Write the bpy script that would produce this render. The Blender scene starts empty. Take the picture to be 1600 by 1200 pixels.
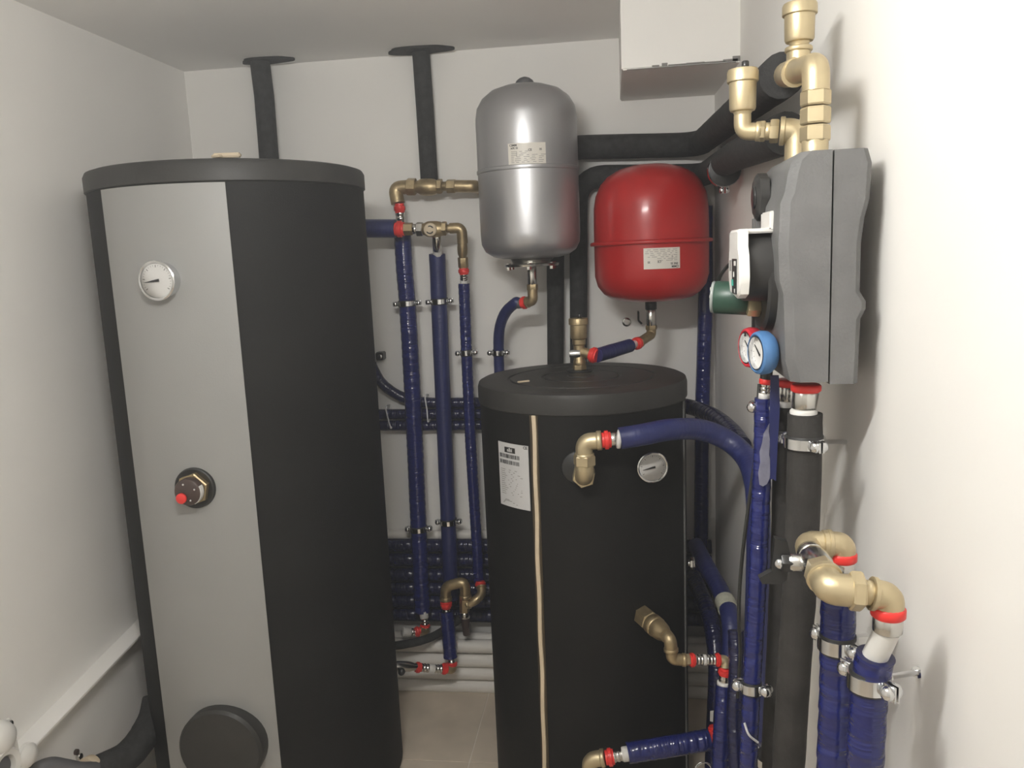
import bpy, math, random
from mathutils import Vector, Matrix
random.seed(7)
PI = math.pi
scene = bpy.context.scene
COL = scene.collection

# ------------------------------------------------------------------ camera
cam_data = bpy.data.cameras.new('camera')
cam = bpy.data.objects.new('camera', cam_data)
COL.objects.link(cam)
rows = [[0.99141, -0.021915, -0.128945], [0.123742, -0.1622, 0.978968], [-0.04237, -0.986514, -0.158095]]          # world axes seen from the camera (x right, y down, z forward)
rot = Matrix([[r[0], -r[1], -r[2]] for r in rows])
cam.matrix_world = Matrix.Translation((0, 0, 1.6)) @ rot.to_4x4()
cam_data.sensor_width = 36.0
cam_data.lens = 1250.0 / 1600 * 36.0
cam_data.clip_start = 0.02
scene.camera = cam

# ------------------------------------------------------------------ world, exposure
world = bpy.data.worlds.new('world')
scene.world = world
world.use_nodes = True
world.node_tree.nodes['Background'].inputs['Color'].default_value = (0.9, 0.95, 1.0, 1)
world.node_tree.nodes['Background'].inputs['Strength'].default_value = 0.02
vs = scene.view_settings
vs.view_transform = 'Standard'
vs.look = 'None'
vs.gamma = 1.0
vs.use_curve_mapping = False
vs.exposure = 0.0
scene.cycles.max_bounces = 10
scene.cycles.diffuse_bounces = 6
scene.cycles.use_denoising = True
LAMP = 275.0
GLARE_HAZE = 0.019

# ------------------------------------------------------------------ materials
def nodes_of(name):
    m = bpy.data.materials.new(name)
    m.use_nodes = True
    nt = m.node_tree
    return m, nt, nt.nodes['Principled BSDF']

def mat(name, col, rough=0.5, metal=0.0, var=0.0, vscale=20, bump=0.0, bscale=60, coat=0.0, spec=None, rvar=0.0, stretch=None):
    """principled material with noise-driven colour variation and fine relief"""
    m, nt, b = nodes_of(name)
    b.inputs['Roughness'].default_value = rough
    b.inputs['Metallic'].default_value = metal
    if coat:
        b.inputs['Coat Weight'].default_value = coat
        b.inputs['Coat Roughness'].default_value = 0.12
    if spec is not None:
        b.inputs['Specular IOR Level'].default_value = spec
    tc = nt.nodes.new('ShaderNodeTexCoord')
    src = tc.outputs['Object']
    if stretch:
        mp = nt.nodes.new('ShaderNodeMapping')
        mp.inputs['Scale'].default_value = stretch
        nt.links.new(src, mp.inputs['Vector'])
        src = mp.outputs['Vector']
    n = nt.nodes.new('ShaderNodeTexNoise')
    n.inputs['Scale'].default_value = vscale
    n.inputs['Detail'].default_value = 5
    nt.links.new(src, n.inputs['Vector'])
    r = nt.nodes.new('ShaderNodeValToRGB')
    r.color_ramp.elements[0].position = 0.3
    r.color_ramp.elements[1].position = 0.7
    r.color_ramp.elements[0].color = tuple(c * (1 - var) for c in col) + (1,)
    r.color_ramp.elements[1].color = tuple(min(1, c * (1 + var)) for c in col) + (1,)
    nt.links.new(n.outputs['Fac'], r.inputs['Fac'])
    nt.links.new(r.outputs['Color'], b.inputs['Base Color'])
    if rvar:
        mr = nt.nodes.new('ShaderNodeMapRange')
        mr.inputs['To Min'].default_value = max(0.03, rough - rvar)
        mr.inputs['To Max'].default_value = rough + rvar
        nt.links.new(n.outputs['Fac'], mr.inputs['Value'])
        nt.links.new(mr.outputs['Result'], b.inputs['Roughness'])
    if bump:
        n2 = nt.nodes.new('ShaderNodeTexNoise')
        n2.inputs['Scale'].default_value = bscale
        n2.inputs['Detail'].default_value = 3
        nt.links.new(src, n2.inputs['Vector'])
        bp = nt.nodes.new('ShaderNodeBump')
        bp.inputs['Strength'].default_value = bump
        bp.inputs['Distance'].default_value = 0.004
        nt.links.new(n2.outputs['Fac'], bp.inputs['Height'])
        nt.links.new(bp.outputs['Normal'], b.inputs['Normal'])
    return m

def film_mat(name, col, rough=0.25, wrinkle=0.5, dusty=0.0, su=75, sv=1.3):
    """pipe insulation in plastic film: relief runs round the pipe (UV: u = metres along, v = turn)"""
    m, nt, b = nodes_of(name)
    b.inputs['Roughness'].default_value = rough
    b.inputs['Specular IOR Level'].default_value = 0.6
    uv = nt.nodes.new('ShaderNodeUVMap')
    uv.uv_map = 'UVMap'
    mp = nt.nodes.new('ShaderNodeMapping')
    mp.inputs['Scale'].default_value = (su, sv, 1)
    nt.links.new(uv.outputs['UV'], mp.inputs['Vector'])
    n = nt.nodes.new('ShaderNodeTexNoise')
    n.inputs['Scale'].default_value = 1.0
    n.inputs['Detail'].default_value = 3
    n.inputs['Distortion'].default_value = 0.6
    nt.links.new(mp.outputs['Vector'], n.inputs['Vector'])
    bp = nt.nodes.new('ShaderNodeBump')
    bp.inputs['Strength'].default_value = wrinkle
    bp.inputs['Distance'].default_value = 0.009
    nt.links.new(n.outputs['Fac'], bp.inputs['Height'])
    nt.links.new(bp.outputs['Normal'], b.inputs['Normal'])
    tc = nt.nodes.new('ShaderNodeTexCoord')
    n2 = nt.nodes.new('ShaderNodeTexNoise')
    n2.inputs['Scale'].default_value = 14
    n2.inputs['Detail'].default_value = 6
    nt.links.new(tc.outputs['Object'], n2.inputs['Vector'])
    r = nt.nodes.new('ShaderNodeValToRGB')
    r.color_ramp.elements[0].position = 0.35
    r.color_ramp.elements[1].position = 0.75
    r.color_ramp.elements[0].color = tuple(col) + (1,)
    d = dusty
    r.color_ramp.elements[1].color = tuple(c * 1.25 * (1 - d) + 0.16 * d for c in col) + (1,)
    nt.links.new(n2.outputs['Fac'], r.inputs['Fac'])
    nt.links.new(r.outputs['Color'], b.inputs['Base Color'])
    return m

M = {
    'wall': mat('wall_paint', (0.83, 0.815, 0.785), 0.75, var=0.02, vscale=3, bump=0.12, bscale=35),
    'ceiling': mat('ceiling_paint', (0.86, 0.85, 0.83), 0.8, var=0.02, vscale=2, bump=0.1, bscale=25),
    'tile': mat('floor_tile', (0.60, 0.52, 0.42), 0.45, var=0.10, vscale=9, bump=0.05, bscale=40),
    'grout': mat('tile_grout', (0.74, 0.68, 0.60), 0.9, var=0.05),
    'jacket': mat('black_jacket', (0.011, 0.011, 0.0105), 0.6, var=0.2, vscale=4, bump=0.25, bscale=300, spec=0.14),
    'jacket_small': mat('black_jacket_small', (0.009, 0.0088, 0.0083), 0.55, var=0.2, vscale=5, bump=0.12, bscale=200, spec=0.16),
    'lid': mat('black_lid', (0.030, 0.029, 0.027), 0.5, spec=0.35, var=0.25, vscale=7, bump=0.08, bscale=150),
    'panel': mat('grey_panel', (0.27, 0.27, 0.262), 0.5, var=0.03, vscale=3, bump=0.06, bscale=250),
    'silver': mat('silver_paint', (0.43, 0.43, 0.44), 0.36, metal=0.7, var=0.03, vscale=4, bump=0.02, bscale=400),
    'red': mat('red_enamel', (0.38, 0.012, 0.012), 0.35, spec=0.35, var=0.04, vscale=3, coat=0.25),
    'brass': mat('brass', (0.56, 0.47, 0.30), 0.40, metal=0.75, var=0.07, vscale=30, bump=0.04, bscale=300),
    'brass_old': mat('brass_dull', (0.42, 0.33, 0.195), 0.40, metal=0.8, var=0.15, vscale=40, bump=0.06, bscale=200),
    'steel': mat('steel_sleeve', (0.62, 0.61, 0.58), 0.22, metal=1.0, var=0.05, vscale=40),
    'chrome': mat('chrome', (0.72, 0.73, 0.74), 0.14, metal=1.0, var=0.03),
    'redplastic': mat('red_plastic', (0.72, 0.035, 0.03), 0.38, var=0.08),
    'whitepipe': mat('white_pipe', (0.68, 0.67, 0.64), 0.42, var=0.03),
    'whiteplastic': mat('white_plastic', (0.74, 0.73, 0.70), 0.38, var=0.02),
    'whiteinsul': mat('white_insulation', (0.76, 0.735, 0.69), 0.55, var=0.04, vscale=8, bump=0.06),
    'foam': mat('black_foam', (0.030, 0.030, 0.030), 0.8, spec=0.3, var=0.3, vscale=45, bump=0.35, bscale=160),
    'foam_wall': mat('black_foam_scuffed', (0.036, 0.034, 0.032), 0.72, spec=0.3, var=0.4, vscale=14, bump=0.3, bscale=120),
    'epp': mat('grey_foam_shell', (0.135, 0.135, 0.134), 0.6, var=0.14, vscale=16, bump=0.25, bscale=220),
    'rubber': mat('black_rubber', (0.020, 0.020, 0.020), 0.5, var=0.1),
    'blackplastic': mat('black_plastic', (0.018, 0.018, 0.018), 0.3, var=0.1),
    'motor': mat('motor_housing', (0.035, 0.034, 0.033), 0.45, var=0.1, spec=0.3),
    'brownplastic': mat('brown_plastic', (0.055, 0.035, 0.03), 0.38, var=0.1),
    'green': mat('green_housing', (0.020, 0.060, 0.040), 0.4, var=0.1),
    'clear': mat('pale_cap', (0.30, 0.33, 0.32), 0.2, var=0.1),
    'redgauge': mat('red_gauge', (0.62, 0.03, 0.05), 0.4, var=0.05),
    'bluegauge': mat('blue_gauge', (0.075, 0.19, 0.40), 0.4, var=0.05),
    'dial': mat('dial_face', (0.72, 0.71, 0.69), 0.5, var=0.01),
    'ink': mat('ink_black', (0.02, 0.02, 0.02), 0.5),
    'inkgrey': mat('ink_grey', (0.22, 0.21, 0.20), 0.6),
    'paper': mat('label_paper', (0.66, 0.63, 0.57), 0.4, var=0.02),
    'paperwhite': mat('label_film', (0.52, 0.52, 0.52), 0.35, var=0.02),
    'beige': mat('beige_tape', (0.60, 0.50, 0.36), 0.6, var=0.06, vscale=30),
    'browntape': mat('zip_tape', (0.05, 0.035, 0.016), 0.7, var=0.2),
    'tie': mat('white_tie', (0.62, 0.62, 0.64), 0.35),
    'cleartape': mat('frosted_tape', (0.25, 0.25, 0.32), 0.3, var=0.15, vscale=40, bump=0.4, bscale=80),
    'cleartie': mat('pale_tape', (0.46, 0.46, 0.38), 0.6, var=0.2, vscale=40, bump=0.4),
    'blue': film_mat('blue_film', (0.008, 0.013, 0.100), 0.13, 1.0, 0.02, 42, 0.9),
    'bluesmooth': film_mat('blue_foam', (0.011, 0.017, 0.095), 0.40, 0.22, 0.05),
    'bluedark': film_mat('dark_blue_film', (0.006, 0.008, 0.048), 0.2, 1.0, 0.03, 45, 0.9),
    'cable': mat('black_cable', (0.02, 0.02, 0.018), 0.5),
    'greyhose': mat('grey_hose', (0.10, 0.10, 0.105), 0.55, var=0.1),
    'teal': mat('teal_print', (0.05, 0.45, 0.35), 0.4),
}
def glass_mat():
    m, nt, b = nodes_of('dial_glass')
    tr = nt.nodes.new('ShaderNodeBsdfTransparent')
    gl = nt.nodes.new('ShaderNodeBsdfGlossy')
    gl.inputs['Roughness'].default_value = 0.05
    fr = nt.nodes.new('ShaderNodeFresnel')
    fr.inputs['IOR'].default_value = 1.35
    mx = nt.nodes.new('ShaderNodeMixShader')
    nt.links.new(fr.outputs['Fac'], mx.inputs['Fac'])
    nt.links.new(tr.outputs['BSDF'], mx.inputs[1])
    nt.links.new(gl.outputs['BSDF'], mx.inputs[2])
    nt.links.new(mx.outputs['Shader'], nt.nodes['Material Output'].inputs['Surface'])
    nt.nodes.remove(b)
    return m
M['glass'] = glass_mat()

# ------------------------------------------------------------------ mesh helpers
class MB:
    def __init__(self):
        self.v, self.f, self.uv = [], [], {}
    def add(self, verts, faces):
        o = len(self.v)
        self.v += [tuple(p) for p in verts]
        self.f += [tuple(i + o for i in f) for f in faces]
        return o

def frame_from(d):
    d = Vector(d).normalized()
    h = Vector((0, 0, 1)) if abs(d.z) < 0.9 else Vector((1, 0, 0))
    a = d.cross(h).normalized()
    return a, d.cross(a).normalized(), d

def lathe(mb, A, d, prof, n=20, ang0=0.0, scale=(1, 1)):
    """revolve [(distance along d, radius)] about the line A + t d"""
    a, b, d = frame_from(d)
    A = Vector(A)
    vs, fs = [], []
    for s, r in prof:
        for k in range(n):
            t = ang0 + 2 * PI * k / n
            vs.append(A + d * s + a * (r * scale[0] * math.cos(t)) + b * (r * scale[1] * math.sin(t)))
    for i in range(len(prof) - 1):
        for k in range(n):
            k2 = (k + 1) % n
            fs.append((i * n + k, i * n + k2, (i + 1) * n + k2, (i + 1) * n + k))
    fs.append(tuple(reversed(range(n))))
    fs.append(tuple((len(prof) - 1) * n + k for k in range(n)))
    mb.add(vs, fs)
    return mb

def catmull(pts, k=6):
    pts = [Vector(p) for p in pts]
    if len(pts) < 3:
        return pts
    out = []
    ext = [pts[0] * 2 - pts[1]] + pts + [pts[-1] * 2 - pts[-2]]
    for i in range(1, len(ext) - 2):
        p0, p1, p2, p3 = ext[i - 1:i + 3]
        for j in range(k):
            t = j / k
            out.append(0.5 * ((2 * p1) + (p2 - p0) * t + (2 * p0 - 5 * p1 + 4 * p2 - p3) * t * t + (3 * p1 - p0 - 3 * p2 + p3) * t ** 3))
    out.append(pts[-1])
    return out

def bend(pts, rad, k=6):
    """polyline with its corners rounded to about rad"""
    pts = [Vector(p) for p in pts]
    out = [pts[0]]
    for i in range(1, len(pts) - 1):
        p, q, r = pts[i - 1], pts[i], pts[i + 1]
        l1, l2 = (p - q).length, (r - q).length
        t = min(rad, l1 * 0.48, l2 * 0.48)
        a, c = q + (p - q).normalized() * t, q + (r - q).normalized() * t
        for j in range(k + 1):
            u = j / k
            out.append(a * (1 - u) ** 2 + q * 2 * u * (1 - u) + c * u * u)
    out.append(pts[-1])
    return out

def subdiv(pts, step):
    out = [Vector(pts[0])]
    for a, b in zip(pts[:-1], pts[1:]):
        a, b = Vector(a), Vector(b)
        k = max(1, int((b - a).length / step))
        out += [a + (b - a) * (j / k) for j in range(1, k + 1)]
    return out

def sweep(mb, path, r, n=14, jit=0.0, wrap=None, squash=1.0):
    path = [Vector(p) for p in path]
    m = len(path)
    tang = []
    for i in range(m):
        t = path[min(i + 1, m - 1)] - path[max(i - 1, 0)]
        tang.append(t.normalized())
    a, b, _ = frame_from(tang[0])
    s = 0.0
    rings, us = [], []
    for i in range(m):
        if i:
            s += (path[i] - path[i - 1]).length
            a = (a - tang[i] * a.dot(tang[i])).normalized()
            b = tang[i].cross(a)
        rr = r[i] if isinstance(r, (list, tuple)) else r
        rr *= 1 + jit * (random.random() * 2 - 1)
        ring = []
        for k in range(n):
            rk = rr
            if wrap:        # hand-wound film: overlapping turns step up along a helix
                ph = (s / wrap[0] + k / n) % 1.0
                rk = rr * (1 + wrap[1] * (ph if ph < 0.86 else (1 - ph) * 6.1))
            ring.append(path[i] + a * (rk * math.cos(2 * PI * k / n)) + b * (rk * squash * math.sin(2 * PI * k / n)))
        rings.append(ring)
        us.append(s)
    o = len(mb.v)
    for ring in rings:
        mb.v += [tuple(p) for p in ring]
    for i in range(m - 1):
        for k in range(n):
            k2 = (k + 1) % n
            mb.uv[len(mb.f)] = [(us[i], k / n), (us[i], (k + 1) / n), (us[i + 1], (k + 1) / n), (us[i + 1], k / n)]
            mb.f.append((o + i * n + k, o + i * n + k2, o + (i + 1) * n + k2, o + (i + 1) * n + k))
    mb.f.append(tuple(o + k for k in reversed(range(n))))
    mb.f.append(tuple(o + (m - 1) * n + k for k in range(n)))
    return mb

def box(mb, c, s, rotm=None, bev=0.0):
    hx, hy, hz = (q / 2 for q in s)
    c = Vector(c)
    if bev <= 0:
        vs = [Vector((x, y, z)) for x in (-hx, hx) for y in (-hy, hy) for z in (-hz, hz)]
        fs = [(0, 1, 3, 2), (4, 6, 7, 5), (0, 4, 5, 1), (2, 3, 7, 6), (0, 2, 6, 4), (1, 5, 7, 3)]
    else:
        import bmesh
        bm = bmesh.new()
        bmesh.ops.create_cube(bm, size=1.0)
        for v in bm.verts:
            v.co = Vector((v.co.x * s[0], v.co.y * s[1], v.co.z * s[2]))
        bmesh.ops.bevel(bm, geom=list(bm.edges), offset=bev, segments=2, affect='EDGES')
        bm.verts.index_update()
        vs = [v.co.copy() for v in bm.verts]
        fs = [tuple(v.index for v in f.verts) for f in bm.faces]
        bm.free()
    if rotm:
        vs = [rotm @ v for v in vs]
    mb.add([c + v for v in vs], fs)
    return mb

def prism(mb, outline, d):
    """extrude a closed 3-D outline by the vector d"""
    n = len(outline)
    a = [Vector(p) for p in outline]
    b = [p + Vector(d) for p in a]
    fs = [tuple(reversed(range(n))), tuple(range(n, 2 * n))]
    fs += [(i, (i + 1) % n, n + (i + 1) % n, n + i) for i in range(n)]
    mb.add(a + b, fs)
    return mb

def ball(mb, c, r, n=12):
    prof = [(r * (1 - math.cos(PI * i / 8)) - r, max(0.0005, r * math.sin(PI * i / 8))) for i in range(9)]
    return lathe(mb, c, (0, 0, 1), prof, n)

roots = []
def put(name, mb, m, parent=None, label=None, cat=None, group=None, kind=None, angle=40):
    me = bpy.data.meshes.new(name)
    me.from_pydata(mb.v, [], mb.f)
    me.materials.append(M[m] if isinstance(m, str) else m)
    uvl = me.uv_layers.new(name='UVMap')
    for p in me.polygons:
        u = mb.uv.get(p.index)
        if u:
            for li, c in zip(p.loop_indices, u):
                uvl.data[li].uv = c
    me.validate()
    me.update()
    import bmesh
    bm = bmesh.new()
    bm.from_mesh(me)
    bmesh.ops.recalc_face_normals(bm, faces=bm.faces)
    bm.to_mesh(me)
    bm.free()
    me.shade_smooth()
    me.set_sharp_from_angle(angle=math.radians(angle))
    o = bpy.data.objects.new(name, me)
    COL.objects.link(o)
    if parent is not None:
        o.parent = parent
    else:
        roots.append(o)
    for k, v in (('label', label), ('category', cat), ('group', group), ('kind', kind)):
        if v:
            o[k] = v
    return o

def thing(name, label, cat, group=None):
    o = bpy.data.objects.new(name, None)
    o.empty_display_size = 0.05
    COL.objects.link(o)
    o['label'] = label
    o['category'] = cat
    if group:
        o['group'] = group
    roots.append(o)
    return o

def V(p):
    return Vector(p)

def lerp(A, B, t):
    return Vector(A) * (1 - t) + Vector(B) * t

def piece(parent, name, A, B, r, m, shape='cyl', n=20, label=None, r2=None):
    """one turned piece of a pipe run between two points"""
    A, B = Vector(A), Vector(B)
    L = (B - A).length
    d = B - A
    r2 = r if r2 is None else r2
    mb = MB()
    bv = min(0.0025, L * 0.2, r * 0.2)
    if shape == 'cyl':
        lathe(mb, A, d, [(0, r - bv), (bv, r), (L - bv, r2), (L, r2 - bv)], n)
    elif shape == 'hex':
        lathe(mb, A, d, [(0, r * 0.93), (bv, r), (L - bv, r), (L, r * 0.93)], 6, ang0=0.3)
    elif shape == 'collar':       # flanged plastic press ring
        lathe(mb, A, d, [(0, r * 0.80), (L * 0.25, r * 0.82), (L * 0.32, r), (L * 0.72, r), (L * 0.8, r * 0.85), (L, r * 0.83)], n)
    elif shape == 'sleeve':       # pressed steel sleeve with two grooves
        lathe(mb, A, d, [(0, r * 0.94), (L * 0.06, r), (L * 0.25, r), (L * 0.3, r * 0.9), (L * 0.38, r * 0.9), (L * 0.43, r), (L * 0.6, r),
                         (L * 0.65, r * 0.9), (L * 0.73, r * 0.9), (L * 0.78, r), (L * 0.94, r), (L, r * 0.94)], n)
    elif shape == 'barrel':       # bellied valve body
        lathe(mb, A, d, [(0, r * 0.72), (L * 0.12, r * 0.74), (L * 0.25, r * 0.95), (L * 0.4, r), (L * 0.62, r), (L * 0.78, r * 0.92), (L * 0.9, r * 0.72), (L, r * 0.7)], n)
    elif shape == 'dome':
        lathe(mb, A, d, [(0, r), (L * 0.3, r), (L * 0.6, r * 0.86), (L * 0.85, r * 0.55), (L, r * 0.15)], n)
    return put(name, mb, m, parent, label, angle=50 if shape != 'hex' else 25)

def elbow(parent, name, pts, r, m='brass', rad=None, lips=(1, 1), label=None):
    """cast elbow: swept body with thickened sockets at its ends"""
    mb = MB()
    path = bend(pts, rad or r * 1.25, 7)
    sweep(mb, path, r, 18)
    for on, P0, P1 in ((lips[0], pts[0], pts[1]), (lips[1], pts[-1], pts[-2])):
        if on:
            d = (V(P1) - V(P0))
            L = min(d.length * 0.3, r * 0.8)
            lathe(mb, P0, d, [(0, r * 1.06), (L * 0.1, r * 1.14), (L * 0.85, r * 1.14), (L, r * 1.02)], 18)
    return put(name, mb, m, parent, label, angle=55)

def hose(name, pts, r, m, label, cat, group=None, parent=None, straight=False, jit=0.025, step=0.035, k=7, wrap=None):
    mb = MB()
    path = subdiv(pts, step) if straight else catmull(pts, k)
    if wrap:
        path = subdiv(path, wrap[0] / 7)
    sweep(mb, path, r, 24 if wrap else 16, jit * (0.3 if wrap else 1), wrap)
    return put(name, mb, m, parent, label, cat, group, angle=70)

def clamp(C, d, r, e, label, group='chrome pipe clamps', bolt=None, ear=0.016, w=0.016):
    """split pipe clamp: rubber liner, two half bands and two ear screws, with a rod to the wall when it is seen"""
    t = thing('pipe_clamp', label, 'pipe clamp', group)
    C, d = V(C), V(d).normalized()
    e = V(e)
    e = (e - d * e.dot(d)).normalized()
    f = d.cross(e)
    mb = MB()
    lathe(mb, C - d * w * 0.7, d, [(0, r * 1.0), (0.001, r * 1.03), (w * 1.4 - 0.001, r * 1.03), (w * 1.4, r * 1.0)], 20)
    put('rubber_liner', mb, 'rubber', t)
    for s in (-1, 1):
        mb = MB()
        n = 12
        R0, R1 = r * 1.03, r * 1.03 + 0.0025
        vs, fs = [], []
        for i in range(n + 1):
            a = PI * i / n
            dirv = e * math.cos(a) + f * (s * math.sin(a))
            for R in (R0, R1):
                for q in (-1, 1):
                    vs.append(C + dirv * R + d * (q * w / 2))
        for i in range(n):
            o, p = i * 4, i * 4 + 4
            fs += [(o, o + 1, p + 1, p), (o + 2, p + 2, p + 3, o + 3), (o, p, p + 2, o + 2), (o + 1, o + 3, p + 3, p + 1)]
        fs += [(0, 2, 3, 1), (n * 4, n * 4 + 1, n * 4 + 3, n * 4 + 2)]
        mb.add(vs, fs)
        for q in (-1, 1):
            ax = Matrix((e, d, f)).transposed()
            box(mb, C + e * (q * (R1 + ear / 2)) + f * (s * 0.003), (ear, w, 0.0025), ax)
        put('half_band', mb, 'chrome', t)
    for q in (-1, 1):
        mb = MB()
        B = C + e * (q * (r * 1.03 + ear * 0.62))
        for s in (-1, 1):
            lathe(mb, B + f * (s * 0.004), f * s, [(0, 0.0085), (0.003, 0.0095), (0.006, 0.0088), (0.009, 0.006), (0.0105, 0.001)], 14)
        put('ear_screw', mb, 'chrome', t)
    if bolt is not None:
        a, b = C + (V(bolt) - C).normalized() * r, V(bolt)
        mb = MB()
        lathe(mb, a, b - a, [(0, 0.0095), (0.02, 0.0095)], 6)
        put('coupling_nut', mb, 'whiteplastic', t, angle=20)
        mb = MB()
        L = (b - a).length
        lathe(mb, a, b - a, [(0.015, 0.004), (L - 0.004, 0.004), (L - 0.003, 0.008), (L - 0.0005, 0.008)], 10)
        put('wall_rod', mb, 'chrome', t)
    return t

def cylpt(c, R, th, z):
    t = math.radians(th)
    return Vector((c[0] + R * math.cos(t), c[1] + R * math.sin(t), z))

def normal_at(th):
    t = math.radians(th)
    return Vector((math.cos(t), math.sin(t), 0))

def patch(mb, c, R0, R1, th0, th1, z0, z1, n=12, skew=0.0):
    """curved sheet on a vertical cylinder; skew leans its bottom edge in degrees"""
    vs, fs = [], []
    for i in range(n + 1):
        for R in (R0, R1):
            for z in (z0, z1):
                th = th0 + (th1 - th0) * i / n + (skew if z == z0 else 0)
                vs.append(cylpt(c, R, th, z))
    for i in range(n):
        o, p = i * 4, i * 4 + 4
        fs += [(o, p, p + 1, o + 1), (o + 2, o + 3, p + 3, p + 2), (o, o + 2, p + 2, p), (o + 1, p + 1, p + 3, o + 3)]
    fs += [(0, 1, 3, 2), (n * 4, n * 4 + 2, n * 4 + 3, n * 4 + 1)]
    mb.add(vs, fs)
    return mb

def text_flat(body, size, bold=False):
    cu = bpy.data.curves.new('t', 'FONT')
    cu.body = body
    cu.size = size
    cu.align_x = 'CENTER'
    cu.align_y = 'CENTER'
    cu.resolution_u = 2
    if bold:
        cu.offset = size * 0.03
    o = bpy.data.objects.new('t', cu)
    COL.objects.link(o)
    bpy.context.view_layer.update()
    me = bpy.data.meshes.new_from_object(o)
    vs = [(v.co.x, v.co.y) for v in me.vertices]
    fs = [tuple(p.vertices) for p in me.polygons]
    bpy.data.objects.remove(o)
    bpy.data.curves.remove(cu)
    bpy.data.meshes.remove(me)
    return vs, fs

def text_on_cyl(mb, c, R, th, z, body, size, flip=False, bold=True):
    vs, fs = text_flat(body, size, bold)
    s = -1 if flip else 1
    mb.add([cylpt(c, R, th + math.degrees(s * x / R), z + s * y) for x, y in vs], fs)

def bar_on_cyl(mb, c, R, th, z, w, h):
    q = math.degrees(w / 2 / R)
    mb.add([cylpt(c, R, th - q, z - h / 2), cylpt(c, R, th + q, z - h / 2), cylpt(c, R, th + q, z + h / 2), cylpt(c, R, th - q, z + h / 2)], [(0, 1, 2, 3)])

def struct(name, mb, m, parent=None, kind=True):
    return put(name, mb, m, parent, kind='structure' if kind and parent is None else None)

# ------------------------------------------------------------------ the room
WL, WR, WB, WF, HC = -1.53, 0.39, 2.88, -1.1, 2.31
def slab(name, c, s, m):
    mb = MB()
    box(mb, c, s)
    return struct(name, mb, m)
slab('wall_back', ((WL + WR) / 2, WB + 0.05, HC / 2), (WR - WL + 0.2, 0.1, HC + 0.2), 'wall')
slab('wall_left', (WL - 0.05, (WB + WF) / 2, HC / 2), (0.1, WB - WF + 0.2, HC + 0.2), 'wall')
def wr(y):
    return WR - (y - 1.2) * 0.0238
mb = MB()
prism(mb, [(wr(WF - 0.1), WF - 0.1, -0.1), (wr(WB + 0.1), WB + 0.1, -0.1), (wr(WB + 0.1) + 0.1, WB + 0.1, -0.1), (wr(WF - 0.1) + 0.1, WF - 0.1, -0.1)], (0, 0, HC + 0.2))
struct('wall_right', mb, 'wall')
slab('wall_front', ((WL + WR) / 2, WF - 0.05, HC / 2), (WR - WL + 0.2, 0.1, HC + 0.2), 'wall')
slab('ceiling', ((WL + WR) / 2 + 0.05, (WB + WF) / 2, HC + 0.05), (WR - WL + 0.1, WB - WF, 0.1), 'ceiling')
fl = slab('floor', ((WL + WR) / 2 + 0.05, (WB + WF) / 2, -0.0525), (WR - WL + 0.1, WB - WF, 0.1), 'grout')
# floor tiles, 45 cm squares with a fine joint
tile_mesh = None
x0, y0, ts = -0.494 - 0.45 * 3, 2.304 - 0.45 * 8, 0.45
for i in range(6):
    for j in range(11):
        ax, bx = max(x0 + i * ts, WL) + 0.002, min(x0 + (i + 1) * ts, WR + 0.06) - 0.002
        ay, by = max(y0 + j * ts, WF) + 0.002, min(y0 + (j + 1) * ts, WB) - 0.002
        if bx - ax < 0.02 or by - ay < 0.02:
            continue
        mb = MB()
        box(mb, ((ax + bx) / 2, (ay + by) / 2, -0.004), (bx - ax, by - ay, 0.008))
        put('tile', mb, 'tile', fl)
# boxed-in corner under the ceiling
mb = MB()
box(mb, ((0.035 + WR) / 2, (2.40 + WB) / 2, (2.105 + HC) / 2), (WR - 0.035, WB - 2.40, HC - 2.105), None, 0.004)
tr1 = struct('trim_1', mb, 'wall')
mb = MB()
for xx, w, h in ((0.13, 0.02, 0.004), (0.155, 0.016, 0.008), (0.19, 0.05, 0.003), (0.24, 0.05, 0.004), (0.29, 0.06, 0.003), (0.335, 0.04, 0.006), (0.352, 0.022, 0.013)):
    box(mb, (xx, 2.3995, 2.106 + h / 2 + 0.002), (w, 0.003, h))
box(mb, (0.20, 2.401, 2.1055), (0.30, 0.004, 0.0015))
put('plaster_crack', mb, 'inkgrey', tr1)

# ------------------------------------------------------------------ the lamp that lights the room (above and behind the picture)
lamp = thing('ceiling_lamp', 'white batten lamp with a glowing tube hung below the ceiling', 'lamp')
LX, LY, LZ = -0.33, 0.62, 2.09
mb = MB()
box(mb, (LX, LY, LZ + 0.065), (0.5, 0.035, 0.03), None, 0.006)
put('lamp_housing', mb, 'whiteplastic', lamp)
for s in (-1, 1):
    mb = MB()
    lathe(mb, (LX + s * 0.15, LY, LZ + 0.075), (0, 0, 1), [(0, 0.004), (HC - LZ - 0.085, 0.004), (HC - LZ - 0.084, 0.02), (HC - LZ - 0.075, 0.02)], 10)
    put('hanger', mb, 'whiteplastic', lamp)
me_, nt_, b_ = nodes_of('glowing_tube')
b_.inputs['Emission Color'].default_value = (1.0, 0.985, 0.95, 1)
b_.inputs['Emission Strength'].default_value = LAMP
mb = MB()
lathe(mb, (LX - 0.21, LY, LZ), (1, 0, 0), [(0, 0.016), (0.003, 0.018), (0.417, 0.018), (0.42, 0.016)], 16)
put('lamp_tube', mb, me_, lamp)
for s in (-1, 1):
    mb = MB()
    box(mb, (LX + s * 0.22, LY, LZ + 0.02), (0.018, 0.035, 0.075), None, 0.004)
    put('lamp_holder', mb, 'whiteplastic', lamp)

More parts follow.
